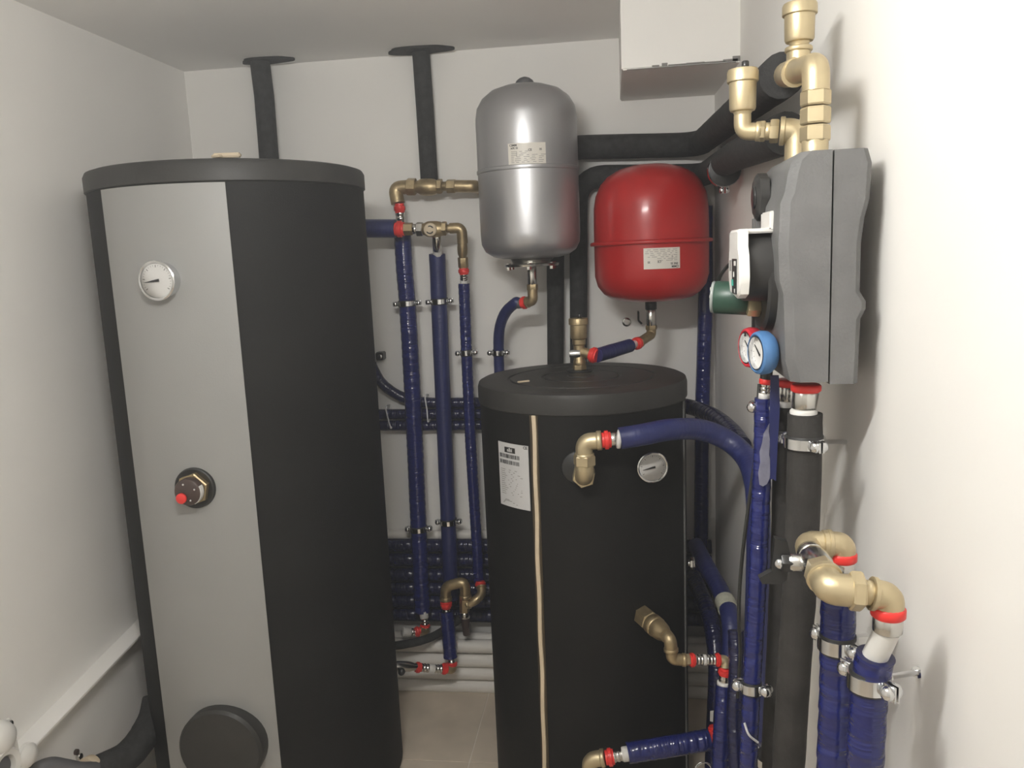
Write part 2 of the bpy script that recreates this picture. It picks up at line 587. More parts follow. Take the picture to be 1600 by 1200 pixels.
# ------------------------------------------------------------------ tall buffer tank
TC = (-1.08, 2.235)
TR = 0.372
tt = thing('buffer_tank', 'tall black insulated tank with a light grey front panel', 'tank')
mb = MB()
lathe(mb, (TC[0], TC[1], 0), (0, 0, 1), [(0.0, TR - 0.01), (0.01, TR), (0.3, TR), (0.7, TR), (1.1, TR), (1.5, TR), (1.81, TR)], 72)
put('jacket', mb, 'jacket', tt)
mb = MB()
lathe(mb, (TC[0], TC[1], 1.808), (0, 0, 1), [(0, 0.373), (0.003, 0.377), (0.042, 0.377), (0.052, 0.372), (0.056, 0.360), (0.056, 0.2)], 72)
put('lid', mb, 'lid', tt)
mb = MB()
patch(mb, TC, TR - 0.002, TR + 0.003, -120.0, -66.3, 0.03, 1.806, 30)
put('front_panel', mb, 'panel', tt, label='light grey front panel')
mb = MB()
th, z = (-88.0,0.334)
lathe(mb, cylpt(TC, TR - 0.02, th, z), normal_at(th), [(0, 0.113), (0.036, 0.115), (0.050, 0.115), (0.058, 0.108), (0.059, 0.05)], 40)
put('flange_cover', mb, 'lid', tt, label='round black flange cover')
mb = MB()
box(mb, Vector((-0.994,2.050,1.890)), (0.07, 0.02, 0.012), Matrix.Rotation(0.2, 3, 'Z'), 0.003)
box(mb, Vector((-1.015,2.040,1.888)), (0.03, 0.02, 0.007), Matrix.Rotation(-0.3, 3, 'Z'), 0.002)
put('tape_scrap', mb, 'beige', tt)

def thermometer(c, R, th, z, r, depth, label, needle=0.5, face=None):
    t = thing('dial_thermometer', label, 'thermometer')
    nrm = normal_at(th if face is None else face)
    A = cylpt(c, R - 0.004, th, z)
    mb = MB()
    lathe(mb, A, nrm, [(0, r * 0.3), (0.004, r * 0.3), (0.0045, r * 0.9), (depth * 0.8, r * 0.93), (depth * 0.82, r), (depth * 0.95, r), (depth, r * 0.94), (depth * 0.97, r * 0.88), (depth * 0.86, r * 0.87), (depth * 0.85, 0.001)], 36)
    put('bezel', mb, 'chrome', t)
    mb = MB()
    F = A + nrm * (depth * 0.862)
    lathe(mb, F, nrm, [(0, r * 0.865), (0.0006, r * 0.865), (0.0006, 0.0005)], 36)
    dial = put('dial', mb, 'dial', t)
    side = Vector((-nrm.y, nrm.x, 0))
    up = Vector((0, 0, 1))
    F2 = F + nrm * 0.0010
    mb = MB()
    for k in range(25):
        a = math.radians(215 - 250 * k / 24)
        big = k % 4 == 0
        u = side * math.cos(a) + up * math.sin(a)
        w_ = u.cross(nrm)
        r0, r1, hw = r * (0.66 if big else 0.72), r * 0.78, r * (0.022 if big else 0.010)
        mb.add([F2 + u * r0 - w_ * hw, F2 + u * r1 - w_ * hw, F2 + u * r1 + w_ * hw, F2 + u * r0 + w_ * hw], [(0, 1, 2, 3)])
    put('scale_marks', mb, 'inkgrey', dial)
    mb = MB()
    a = math.radians(needle)
    u = side * math.cos(a) + up * math.sin(a)
    w_ = u.cross(nrm)
    G = F + nrm * 0.004
    for q in (0, 1):
        o = nrm * (0.0012 * q)
    prism(mb, [G - u * r * 0.16 - w_ * r * 0.07, G + u * r * 0.2 - w_ * r * 0.05, G + u * r * 0.68 - w_ * r * 0.008, G + u * r * 0.68 + w_ * r * 0.008, G + u * r * 0.2 + w_ * r * 0.05, G - u * r * 0.16 + w_ * r * 0.07], nrm * 0.001)
    lathe(mb, F, nrm, [(0, r * 0.05), (0.006, r * 0.05)], 10)
    put('needle', mb, 'ink', t)
    mb = MB()
    lathe(mb, A + nrm * (depth * 0.955), nrm, [(0, r * 0.89), (0.0008, r * 0.86), (0.0012, 0.001)], 36)
    put('glass_disc', mb, 'glass', t)
    return t

th, z = (-92.5,1.577)
thermometer(TC, TR, th, z, 0.0485, 0.040, 'chrome rimmed white thermometer on the grey panel of the tall tank', 187)

# immersion heater thermostat
t = thing('thermostat', 'brown thermostat cap with red button in a black ring on the grey panel', 'thermostat')
th, z = (-88.9,1.049)
A, nrm = cylpt(TC, TR, th, z), normal_at(th)
side = Vector((-nrm.y, nrm.x, 0))
mb = MB()
lathe(mb, A, nrm, [(0, 0.054), (0.008, 0.053), (0.010, 0.050), (0.006, 0.042), (0.006, 0.01)], 36)
put('rubber_ring', mb, 'rubber', t)
piece(t, 'hex_nut', A + nrm * 0.004, A + nrm * 0.022, 0.0425, 'brass_old', 'hex')
piece(t, 'thermostat_body', A + nrm * 0.02, A + nrm * 0.046, 0.0345, 'brownplastic', n=28)
C2 = A + nrm * 0.046
for q in range(4):
    a = math.radians(20 + 90 * q)
    p_ = C2 + side * (0.022 * math.cos(a)) + V((0, 0, 0.022 * math.sin(a)))
    piece(t, 'cover_screw', p_ - nrm * 0.001, p_ + nrm * 0.0015, 0.003, 'chrome', n=8)
piece(t, 'red_button', C2 - side * 0.014 - V((0, 0, 0.014)), C2 + nrm * 0.008 - side * 0.014 - V((0, 0, 0.014)), 0.0135, 'redplastic', n=20, label='red reset button')
mb = MB()
vs, fs = [], []
for i in range(9):
    a = math.radians(-62 + 11 * i)
    u = side * math.cos(a) + V((0, 0, 1)) * math.sin(a)
    vs += [A + nrm * 0.027 + u * 0.0353, A + nrm * 0.044 + u * 0.0353, A + nrm * 0.027 + u * 0.0344, A + nrm * 0.044 + u * 0.0344]
for i in range(8):
    o, p = i * 4, i * 4 + 4
    fs += [(o, o + 1, p + 1, p), (o + 2, p + 2, p + 3, o + 3), (o, p, p + 2, o + 2), (o + 1, o + 3, p + 3, p + 1)]
fs += [(0, 2, 3, 1), (32, 33, 35, 34)]
mb.add(vs, fs)
put('data_sticker', mb, 'whiteplastic', t, label='white sticker')

# ------------------------------------------------------------------ small tank
SC = (-0.10, 2.30)
SR = 0.296
st = thing('hot_water_tank', 'shorter black tank with ringed lid and pale zip seam', 'tank')
mb = MB()
lathe(mb, (SC[0], SC[1], 0), (0, 0, 1), [(0.0, SR - 0.01), (0.01, SR), (0.4, SR), (0.8, SR), (1.195, SR)], 72)
put('jacket', mb, 'jacket_small', st)
mb = MB()
lathe(mb, (SC[0], SC[1], 1.188), (0, 0, 1), [(0, 0.297), (0.004, 0.3005), (0.044, 0.3005), (0.055, 0.297), (0.0595, 0.288), (0.0595, 0.214), (0.0555, 0.212), (0.0555, 0.206),
      (0.0595, 0.204), (0.0605, 0.116), (0.0565, 0.114), (0.0565, 0.108), (0.0605, 0.106), (0.0605, 0.040), (0.0635, 0.038), (0.0635, 0.01)], 72)
put('lid', mb, 'lid', st)
mb = MB()
box(mb, Vector((-0.258,2.208,1.250)), (0.035, 0.010, 0.004), Matrix.Rotation(0.6, 3, 'Z'), 0.001)
put('tape_scrap', mb, 'beige', st)
# zip seam: dark tape and a pale cord with a slight wander
mb = MB()
patch(mb, SC, SR - 0.001, SR + 0.0015, -114.9, -110.4, 0.02, 1.19, 4, skew=-1.2)
put('zip_tape', mb, 'browntape', st)
mb = MB()
vs, fs = [], []
nz = 60
for i in range(nz + 1):
    z = 1.189 - 1.16 * i / nz
    th = -112.3 - 1.6 * i / nz + 0.22 * math.sin(i * 0.55) + 0.15 * math.sin(i * 0.21)
    for R in (SR + 0.001, SR + 0.006):
        for s in (-1, 1):
            vs.append(cylpt(SC, R, th + s * 1.02, z))
for i in range(nz):
    o, p = i * 4, i * 4 + 4
    fs += [(o, p, p + 1, o + 1), (o + 2, o + 3, p + 3, p + 2), (o, o + 2, p + 2, p), (o + 1, p + 1, p + 3, o + 3)]
fs += [(0, 1, 3, 2), (nz * 4, nz * 4 + 2, nz * 4 + 3, nz * 4 + 1)]
mb.add(vs, fs)
put('zip_cord', mb, 'beige', st, label='pale beige zip cord')
th, z = (-18.3,0.868)
mb = MB()
patch(mb, SC, SR - 0.001, SR + 0.004, th - 0.3, th + 1.0, 0.05, 1.186, 3)
put('edge_seam', mb, 'epp', st)
# rating plate with logo box, bar codes and rows of print
la, lb = (-138.2,1.105), (-116.6,0.928)
lab_w = math.radians(lb[0] - la[0]) * SR
lm = (la[0] + lb[0]) / 2
zt, zb = la[1], lb[1]
lh = zt - zb
mb = MB()
patch(mb, SC, SR - 0.0005, SR + 0.0012, la[0], lb[0], zb, zt, 10)
label_ = put('rating_label', mb, 'paperwhite', st, label='light grey rating label')
R_ = SR + 0.0016
mb = MB()
n_ = 6
for i in range(n_):
    bar_on_cyl(mb, SC, R_, lm - math.degrees(0.17 * lab_w / SR) + (i - 2.5) * math.degrees(0.36 * lab_w / n_ / SR) + math.degrees(0.1 * lab_w / SR), zt - 0.105 * lh, 0.36 * lab_w / n_ * 1.03, 0.085 * lh)
for row, zz in enumerate((0.205, 0.30)):
    x = -0.44
    while x < 0.22:
        w = random.uniform(0.006, 0.03)
        bar_on_cyl(mb, SC, R_, lm + math.degrees((x + w / 2) * lab_w / SR), zt - zz * lh, w * lab_w, 0.062 * lh)
        x += w + random.uniform(0.006, 0.018)
put('print_block', mb, 'ink', label_)
mb = MB()
for k in range(13):
    zz = 0.42 + 0.032 * k
    x = -0.43
    for w in (random.uniform(0.12, 0.3), random.uniform(0.03, 0.08), random.uniform(0.03, 0.08)):
        bar_on_cyl(mb, SC, R_, lm + math.degrees((x + w / 2) * lab_w / SR), zt - zz * lh, w * lab_w, 0.009 * lh)
        x += w + random.uniform(0.1, 0.22)
for k in range(4):
    bar_on_cyl(mb, SC, R_, lm + math.degrees((-0.42 + 0.2 + 0.03 * k) * lab_w / SR), zt - (0.895 + 0.018 * k) * lh, (0.15 + 0.12 * k) * lab_w, 0.010 * lh)
put('print_lines', mb, 'inkgrey', label_)
mb = MB()
text_on_cyl(mb, SC, R_ + 0.0004, lm - math.degrees(0.07 * lab_w / SR), zt - 0.105 * lh, 'elbi', 0.014)
put('logo_lettering', mb, 'paperwhite', label_)
mb = MB()
text_on_cyl(mb, SC, R_, lm + math.degrees(0.42 * lab_w / SR), zt - 0.035 * lh, 'CE', 0.011)
put('conformity_mark', mb, 'ink', label_)

th, z = (-52.9,1.045)
thermometer(SC, SR + 0.012, th, z, 0.041, 0.026, 'small chrome thermometer with black needle on the shorter black tank', 191, face=-76)
t = thing('tank_bolt', 'small steel hex bolt on the right side of the shorter tank', 'bolt')
piece(t, 'bolt_shank', Vector((0.191,2.220,0.711)), Vector((0.200,2.220,0.711)), 0.009, 'steel')
piece(t, 'bolt_head', Vector((0.198,2.220,0.711)), Vector((0.211,2.220,0.711)), 0.018, 'steel', 'hex')

# ------------------------------------------------------------------ silver expansion vessel
VC = (-0.263, 2.608, 0.16)
VR = VC[2]
sv = thing('expansion_vessel', 'silver grey cylindrical vessel hanging on the back wall', 'expansion vessel')
mb = MB()
lathe(mb, (VC[0], VC[1], 1.588), (0, 0, 1), [(0, 0.03), (0.002, 0.09), (0.010, 0.122), (0.026, 0.146), (0.050, 0.158), (0.08, VR), (0.18, VR), (0.268, VR), (0.270, VR + 0.0025), (0.274, VR + 0.003)], 56)
put('lower_shell', mb, 'silver', sv)
mb = MB()
lathe(mb, (VC[0], VC[1], 1.862), (0, 0, 1), [(0, VR + 0.003), (0.005, VR + 0.003), (0.007, VR), (0.1, VR), (0.160, VR), (0.195, 0.154), (0.222, 0.138), (0.244, 0.110), (0.258, 0.070), (0.264, 0.03), (0.265, 0.002)], 56)
put('upper_shell', mb, 'silver', sv)
piece(sv, 'top_cap', (VC[0], VC[1], 2.122), (VC[0], VC[1], 2.150), 0.030, 'greyhose', 'dome')
mb = MB()
lathe(mb, (VC[0], VC[1], 1.563), (0, 0, 1), [(0, 0.055), (0.001, 0.088), (0.007, 0.09), (0.010, 0.088), (0.012, 0.06), (0.028, 0.075)], 36)
fl_ = put('bottom_flange', mb, 'steel', sv)
for q in range(6):
    a = PI / 6 + q * PI / 3
    B = V((VC[0] + 0.080 * math.cos(a), VC[1] + 0.080 * math.sin(a), 1.554))
    piece(fl_, 'flange_bolt', B, B + V((0, 0, 0.022)), 0.008, 'steel', 'hex')
def vessel_label(parent, c, R, th0, th1, z0, z1, lines, flip, m):
    mb = MB()
    patch(mb, c, R - 0.0004, R + 0.0010, th0, th1, z0, z1, 8)
    lab = put('rating_label', mb, m, parent, label='pale printed rating label')
    w, h, thm, zm, s = math.radians(th1 - th0) * R, z1 - z0, (th0 + th1) / 2, (z0 + z1) / 2, -1 if flip else 1
    Rt = R + 0.0014
    def at(u, v):
        return thm + s * math.degrees(u * w / R), zm + s * v * h
    for txt, u, v, sz in lines:
        mb = MB()
        a, b = at(u, v)
        text_on_cyl(mb, c, Rt, a, b, txt, sz * h, flip)
        put('lettering', mb, 'ink', lab)
    mb = MB()
    for k in range(7):
        v = 0.10 - 0.085 * k
        u = -0.42
        while u < 0.38:
            ww = random.uniform(0.05, 0.16)
            if not (k < 2 and u > 0.02):
                a, b = at(u + ww / 2, v)
                bar_on_cyl(mb, c, Rt, a, b, ww * w, 0.022 * h)
            u += ww + random.uniform(0.03, 0.1)
    a, b = at(-0.27, -0.02)
    bar_on_cyl(mb, c, Rt, a, b, 0.012 * w, 0.28 * h)
    put('print_lines', mb, 'inkgrey', lab)
a, b = (-105.0,1.869), (-64.2,1.930)
vessel_label(sv, VC, VR, a[0], b[0], a[1], b[1], [('CIMM', -0.36, 0.40, 0.15), ('AFE 35', -0.33, 0.26, 0.13), ('CE', 0.08, 0.15, 0.15), ('35', 0.36, 0.17, 0.13)], False, 'paper')
t = thing('vessel_connection', 'steel nipple and brass elbow with red ring under the silver vessel', 'pipe fitting')
A = V((VC[0], VC[1], 1.564))
piece(t, 'nipple', A, (VC[0], VC[1], 1.502), 0.0155, 'steel', n=10)
piece(t, 'nut', (VC[0], VC[1], 1.506), (VC[0], VC[1], 1.486), 0.018, 'brass_old', 'hex')
elbow(t, 'elbow', [(VC[0], VC[1], 1.490), (VC[0], VC[1], 1.452), (VC[0] - 0.022, VC[1] + 0.012, 1.447)], 0.0165, 'brass_old', lips=(0, 1))
E1 = V((VC[0] - 0.022, VC[1] + 0.012, 1.447))
piece(t, 'red_collar', E1 + V((0.003, 0, 0)), E1 + V((-0.018, 0.008, -0.002)), 0.021, 'redplastic', 'collar')
piece(t, 'pipe_end', E1 + V((-0.016, 0.006, -0.002)), E1 + V((-0.034, 0.014, -0.004)), 0.017, 'greyhose')
hose('blue_hose', [E1 + V((-0.030, 0.013, -0.003)), Vector((-0.323,2.635,1.446)), Vector((-0.360,2.665,1.416)), Vector((-0.387,2.700,1.368)), Vector((-0.400,2.730,1.306)), Vector((-0.405,2.750,1.225)), Vector((-0.407,2.750,1.111)), Vector((-0.409,2.750,0.879))], 0.0185, 'bluesmooth',
     'blue hose curving from the silver vessel down behind the shorter tank', 'hose')
clamp(Vector((-0.404,2.742,1.269)), (0, 0, 1), 0.020, (1, 0, 0), 'chrome clamp on the curved blue hose below the silver vessel')

# ------------------------------------------------------------------ red expansion vessel
RC = (0.12, 2.621, 0.18)
RR = RC[2]
rv = thing('expansion_vessel', 'red rounded vessel hanging above the shorter tank', 'expansion vessel')
mb = MB()
lathe(mb, (RC[0], RC[1], 1.437), (0, 0, 1), [(0, 0.03), (0.003, 0.09), (0.012, 0.128), (0.028, 0.153), (0.052, 0.171), (0.085, RR), (0.13, RR), (0.184, RR)], 60)
put('lower_shell', mb, 'red', rv)
mb = MB()
lathe(mb, (RC[0], RC[1], 1.618), (0, 0, 1), [(0, RR), (0.0005, RR + 0.011), (0.003, RR + 0.0125), (0.008, RR + 0.0125), (0.011, RR + 0.010), (0.013, RR), (0.06, RR), (0.118, 0.1785), (0.155, 0.172), (0.188, 0.157), (0.213, 0.134), (0.232, 0.100), (0.243, 0.06), (0.247, 0.002)], 60)
put('upper_shell', mb, 'red', rv)
a, b = (-99.7,1.543), (-64.8,1.605)
vessel_label(rv, RC, RR, a[0], b[0], a[1], b[1], [('CIMM', -0.36, 0.40, 0.15), ('ERE 35', -0.33, 0.26, 0.13), ('CE', 0.08, 0.15, 0.15), ('35', 0.36, 0.17, 0.13)], True, 'paper')
t = thing('vessel_connection', 'black nut, steel nipple and brass elbow under the red vessel', 'pipe fitting')
zr = 1.437
rx, ry = RC[0] - 0.003, RC[1]
piece(t, 'black_nut', (rx, ry, zr + 0.004), (rx, ry, zr - 0.028), 0.0185, 'blackplastic', n=16)
piece(t, 'nipple', (rx, ry, zr - 0.026), (rx, ry, zr - 0.082), 0.016, 'steel', n=10)
piece(t, 'nut', (rx, ry, zr - 0.078), (rx, ry, zr - 0.092), 0.019, 'brass_old', 'hex')
Q1, Q0 = Vector((0.074,2.550,1.311)), V((rx, ry, zr - 0.108))
elbow(t, 'elbow', [(rx, ry, zr - 0.088), Q0, Q1], 0.0155, 'brass_old', lips=(0, 1))
Q1 = V(Q1)
dq = V(Vector((-0.057,2.360,1.298))) - Q1
piece(t, 'red_collar', Q1 - dq * 0.02, Q1 + dq * 0.10, 0.020, 'redplastic', 'collar')
piece(t, 'white_pipe_end', Q1 + dq * 0.08, Q1 + dq * 0.30, 0.0125, 'whitepipe')
hose('blue_pipe', [Q1 + dq * 0.22, Q1 + dq * 0.98], 0.0215, 'bluesmooth', 'short blue pipe sleeve sloping from the red vessel to the tank lid', 'pipe', straight=True)

# air vent on the small tank lid
def air_vent(t, B, r, h, m, cap=True):
    """float air vent standing on the point B: neck, body, rim and top screw"""
    B = V(B)
    u = V((0, 0, 1))
    mb = MB()
    lathe(mb, B, u, [(0, r * 0.62), (h * 0.06, r * 0.62), (h * 0.12, r * 0.72), (h * 0.14, r * 0.92), (h * 0.19, r), (h * 0.70, r * 1.03), (h * 0.72, r * 1.03)], 28)
    put('vent_body', mb, m, t)
    mb = MB()
    lathe(mb, B + u * (h * 0.72), u, [(0, r * 1.1), (h * 0.02, r * 1.18), (h * 0.22, r * 1.18), (h * 0.27, r * 1.1), (h * 0.28, r * 0.3)], 28)
    put('vent_rim', mb, m, t)
    piece(t, 'vent_screw', B + u * h * 0.99 + V((0.004, 0, 0)), B + u * (h * 1.16) + V((0.004, 0, 0)), r * 0.28, 'blackplastic', n=12)
t = thing('air_vent', 'dull brass air vent standing on the lid of the shorter tank', 'air vent')
tx, ty = V(Vector((-0.107,2.380,1.250))).x, V(Vector((-0.107,2.380,1.250))).y
piece(t, 'rubber_grommet', (tx, ty, 1.249), (tx, ty, 1.256), 0.038, 'rubber')
piece(t, 'hex_nut', (tx, ty, 1.254), (tx, ty, 1.270), 0.021, 'brass_old', 'hex')
mb = MB()
lathe(mb, (tx, ty, 1.266), (0, 0, 1), [(0, 0.0165), (0.004, 0.019), (0.014, 0.019), (0.020, 0.0165), (0.062, 0.0165), (0.066, 0.020), (0.080, 0.020), (0.082, 0.017)], 20)
E2 = V(Vector((-0.057,2.360,1.298)))
T0 = V((tx, ty, 1.310))
sweep(mb, [T0, lerp(T0, E2, 0.8)], 0.0155, 16)
put('tee_body', mb, 'brass_old', t)
piece(t, 'red_collar', lerp(T0, E2, 0.66), lerp(T0, E2, 1.06), 0.024, 'redplastic', 'collar')
air_vent(t, (tx, ty, 1.338), 0.0245, 0.072, 'brass_old')
mb = MB()
bx_ = V(Vector((-0.127,2.220,1.323)))
lathe(mb, bx_, (1, 0, 0), [(0, 0.010), (0.012, 0.012), (0.03, 0.010)], 10)
put('drain_screw', mb, 'chrome', t)

# small bolts in the back wall
for (px_name, pt, lab) in (('wall_bolt', Vector((0.042,2.875,1.350)), 'grey bolt head in the back wall below the red vessel'),):
    t = thing(px_name, lab, 'bolt')
    piece(t, 'washer', V(pt) + V((0, 0.004, 0)), V(pt) - V((0, 0.002, 0)), 0.016, 'steel')
    piece(t, 'bolt_head', V(pt), V(pt) - V((0, 0.010, 0)), 0.011, 'steel', 'hex')
mb = MB()
h0 = V(Vector((0.083,2.870,1.386)))
sweep(mb, bend([h0 + V((0, 0.012, 0)), h0 + V((0, -0.02, 0)), h0 + V((0, -0.02, -0.03)), h0 + V((0.012, -0.02, -0.042))], 0.006), 0.0035, 8)
put('wall_hook', mb, 'blackplastic', None, 'thin black hook in the wall behind the red vessel', 'hook')
mb = MB()
q = V(Vector((-0.862,2.860,1.255)))
box(mb, q, (0.028, 0.045, 0.030), None, 0.003)
wb = put('wall_anchor', mb, 'blackplastic', None, 'small square black anchor on the back wall beside the tall tank', 'bracket')
piece(wb, 'screw_head', q + V((0.004, -0.022, 0)), q + V((0.004, -0.027, 0)), 0.008, 'steel')

# ------------------------------------------------------------------ pipework in the gap on the back wall
# black pipes up to the ceiling with a foam collar where they pass through
def riser(pts, r, cc, cw, label, z0):
    t = thing('black_riser_pipe', label, 'pipe')
    mb = MB()
    sweep(mb, subdiv(pts, 0.06), r, 16, 0.012)
    put('foam_sleeve', mb, 'foam', t, angle=70)
    mb = MB()
    vs, n = [], 28
    for k in range(n):
        a = 2 * PI * k / n
        w = cw * (1 + 0.06 * math.sin(3 * a + 1) + 0.05 * math.sin(5 * a))
        vs.append(V((cc[0] + w * math.cos(a), cc[1] + 0.42 * w * math.sin(a), HC + 0.002)))
    prism(mb, vs, (0, 0, -0.010))
    put('ceiling_collar', mb, 'foam', t)
riser([Vector((-1.207,2.800,2.356)), Vector((-1.200,2.800,2.189)), Vector((-1.202,2.800,1.987)), Vector((-1.211,2.800,1.590))], 0.034, V(Vector((-1.180,2.800,2.345))), 0.092, 'black foam covered pipe rising behind the tall tank to the ceiling', 0)
riser([Vector((-0.641,2.842,2.329)), Vector((-0.638,2.842,2.117)), Vector((-0.637,2.842,1.861))], 0.031, V(Vector((-0.641,2.820,2.319))), 0.112, 'black foam covered pipe from the ceiling to the brass run', 0)

# upper brass run
t = thing('brass_valve_run', 'long horizontal brass run with elbows at both ends high on the back wall', 'pipe fitting')
YB = 2.80
mb = MB()
sweep(mb, bend([Vector((-0.693,2.775,1.850)), Vector((-0.745,2.775,1.849)), Vector((-0.736,2.768,1.796))], 0.022), 0.024, 18)
put('elbow', mb, 'brass_old', t, angle=60)
piece(t, 'hex_nut', Vector((-0.702,2.775,1.851)), Vector((-0.670,2.775,1.849)), 0.030, 'brass_old', 'hex')
piece(t, 'check_valve', Vector((-0.675,2.775,1.849)), Vector((-0.585,2.775,1.844)), 0.029, 'brass_old', 'barrel')
piece(t, 'hex_nut', Vector((-0.596,2.775,1.847)), Vector((-0.578,2.775,1.846)), 0.026, 'brass_old', 'hex')
piece(t, 'nipple', Vector((-0.580,2.775,1.846)), Vector((-0.522,2.775,1.843)), 0.016, 'brass_old')
piece(t, 'union_nut', Vector((-0.562,2.775,1.845)), Vector((-0.531,2.775,1.844)), 0.024, 'brass_old', 'hex')
mb = MB()
sweep(mb, bend([Vector((-0.531,2.775,1.844)), Vector((-0.464,2.775,1.840)), Vector((-0.472,2.886,1.845))], 0.02), 0.021, 18)
put('elbow', mb, 'brass_old', t, angle=60)
piece(t, 'red_collar', Vector((-0.731,2.768,1.795)), Vector((-0.731,2.768,1.763)), 0.020, 'redplastic', 'collar')
piece(t, 'press_sleeve', Vector((-0.731,2.768,1.767)), Vector((-0.729,2.768,1.721)), 0.0165, 'steel', 'sleeve')

# mixing valve run
t = thing('mixing_valve', 'brass mixing valve with a cream cap between two elbows on the back wall', 'valve')
YM = 2.72
piece(t, 'red_collar', Vector((-0.736,2.700,1.706)), Vector((-0.701,2.700,1.705)), 0.028, 'redplastic', 'collar')
piece(t, 'hex_nut', Vector((-0.705,2.700,1.705)), Vector((-0.672,2.700,1.704)), 0.022, 'brass_old', 'hex')
piece(t, 'union_nut', Vector((-0.674,2.700,1.704)), Vector((-0.656,2.700,1.703)), 0.017, 'steel')
piece(t, 'union_nut', Vector((-0.659,2.700,1.703)), Vector((-0.637,2.700,1.702)), 0.024, 'steel', 'hex')
piece(t, 'valve_body', Vector((-0.643,2.700,1.702)), Vector((-0.557,2.700,1.698)), 0.027, 'brass_old', 'barrel')
piece(t, 'cream_cap', Vector((-0.610,2.700,1.701)), Vector((-0.602,2.655,1.697)), 0.022, 'beige', n=16, label='cream setting cap')
mb = MB()
cc = V(Vector((-0.603,2.653,1.697)))
for a0, a1 in ((30, 150), (210, 330)):
    vs, fs = [], []
    for i in range(9):
        a = math.radians(a0 + (a1 - a0) * i / 8)
        for r in (0.010, 0.014):
            vs.append(cc + V((r * math.cos(a), 0, r * math.sin(a))))
    for i in range(8):
        fs.append((i * 2, i * 2 + 1, i * 2 + 3, i * 2 + 2))
    mb.add(vs, fs)
put('cap_marks', mb, 'ink', t)
piece(t, 'hex_nut', Vector((-0.572,2.700,1.701)), Vector((-0.555,2.700,1.700)), 0.024, 'brass_old', 'hex')
piece(t, 'nipple', Vector((-0.557,2.700,1.700)), Vector((-0.537,2.700,1.699)), 0.014, 'brass_old')
mb = MB()
sweep(mb, bend([Vector((-0.544,2.700,1.700)), Vector((-0.504,2.700,1.700)), Vector((-0.505,2.710,1.649))], 0.02), 0.018, 16)
put('elbow', mb, 'brass_old', t, angle=60)
piece(t, 'outlet_nipple', Vector((-0.591,2.700,1.679)), Vector((-0.599,2.730,1.628)), 0.015, 'steel')
piece(t, 'white_pipe_end', Vector((-0.598,2.730,1.643)), Vector((-0.602,2.750,1.610)), 0.0165, 'whitepipe')
piece(t, 'check_valve', Vector((-0.506,2.710,1.662)), Vector((-0.511,2.730,1.598)), 0.0175, 'brass_old', 'barrel')
piece(t, 'hex_nut', Vector((-0.511,2.730,1.602)), Vector((-0.512,2.740,1.567)), 0.0175, 'brass_old', 'hex')
piece(t, 'red_collar', Vector((-0.512,2.740,1.569)), Vector((-0.511,2.740,1.543)), 0.019, 'redplastic', 'collar')
piece(t, 'press_sleeve', Vector((-0.511,2.740,1.548)), Vector((-0.514,2.750,1.525)), 0.014, 'steel', 'sleeve')
piece(t, 'white_pipe_end', Vector((-0.514,2.750,1.530)), Vector((-0.515,2.750,1.506)), 0.0135, 'whitepipe')

hose('blue_pipe', [Vector((-0.848,2.700,1.714)), Vector((-0.732,2.700,1.708))], 0.031, 'bluesmooth', 'short level blue pipe from behind the tall tank to the mixing valve', 'pipe', straight=True)
hose('blue_pipe', [Vector((-0.732,2.790,1.729)), Vector((-0.732,2.785,1.571)), Vector((-0.728,2.780,1.436)), Vector((-0.730,2.780,1.112)), Vector((-0.739,2.780,0.615)), Vector((-0.742,2.770,0.293))], 0.0295, 'blue', 'leftmost of three upright blue pipes between the tanks, below the brass run', 'pipe', 'upright blue pipes on the back wall', jit=0.03, wrap=(0.03, 0.05))
hose('blue_pipe', [Vector((-0.606,2.760,1.617)), Vector((-0.612,2.775,1.454)), Vector((-0.618,2.780,1.157)), Vector((-0.624,2.780,0.728)), Vector((-0.628,2.780,0.480)), Vector((-0.631,2.780,0.341))], 0.0285, 'bluesmooth', 'middle of three upright blue pipes, smooth, below the mixing valve', 'pipe', 'upright blue pipes on the back wall', jit=0.02)
hose('blue_pipe', [Vector((-0.515,2.750,1.512)), Vector((-0.519,2.755,1.273)), Vector((-0.522,2.760,0.925)), Vector((-0.519,2.760,0.612)), Vector((-0.519,2.760,0.420))], 0.0195, 'blue', 'thin upright blue pipe nearest the shorter tank', 'pipe', 'upright blue pipes on the back wall', jit=0.03, wrap=(0.022, 0.06))
for q, r, lab in ((Vector((-0.729,2.780,1.449)), 0.031, 'upper chrome clamp on the leftmost upright blue pipe'), (Vector((-0.610,2.775,1.452)), 0.030, 'upper chrome clamp on the middle upright blue pipe'),
                  (Vector((-0.739,2.780,0.615)), 0.031, 'lower chrome clamp on the leftmost upright blue pipe'), (Vector((-0.624,2.780,0.642)), 0.030, 'lower chrome clamp on the middle upright blue pipe'),
                  (Vector((-0.519,2.755,1.270)), 0.021, 'chrome clamp on the thin upright blue pipe')):
    clamp(q, (-0.03, 0, 1), r, (1, 0, 0), lab)

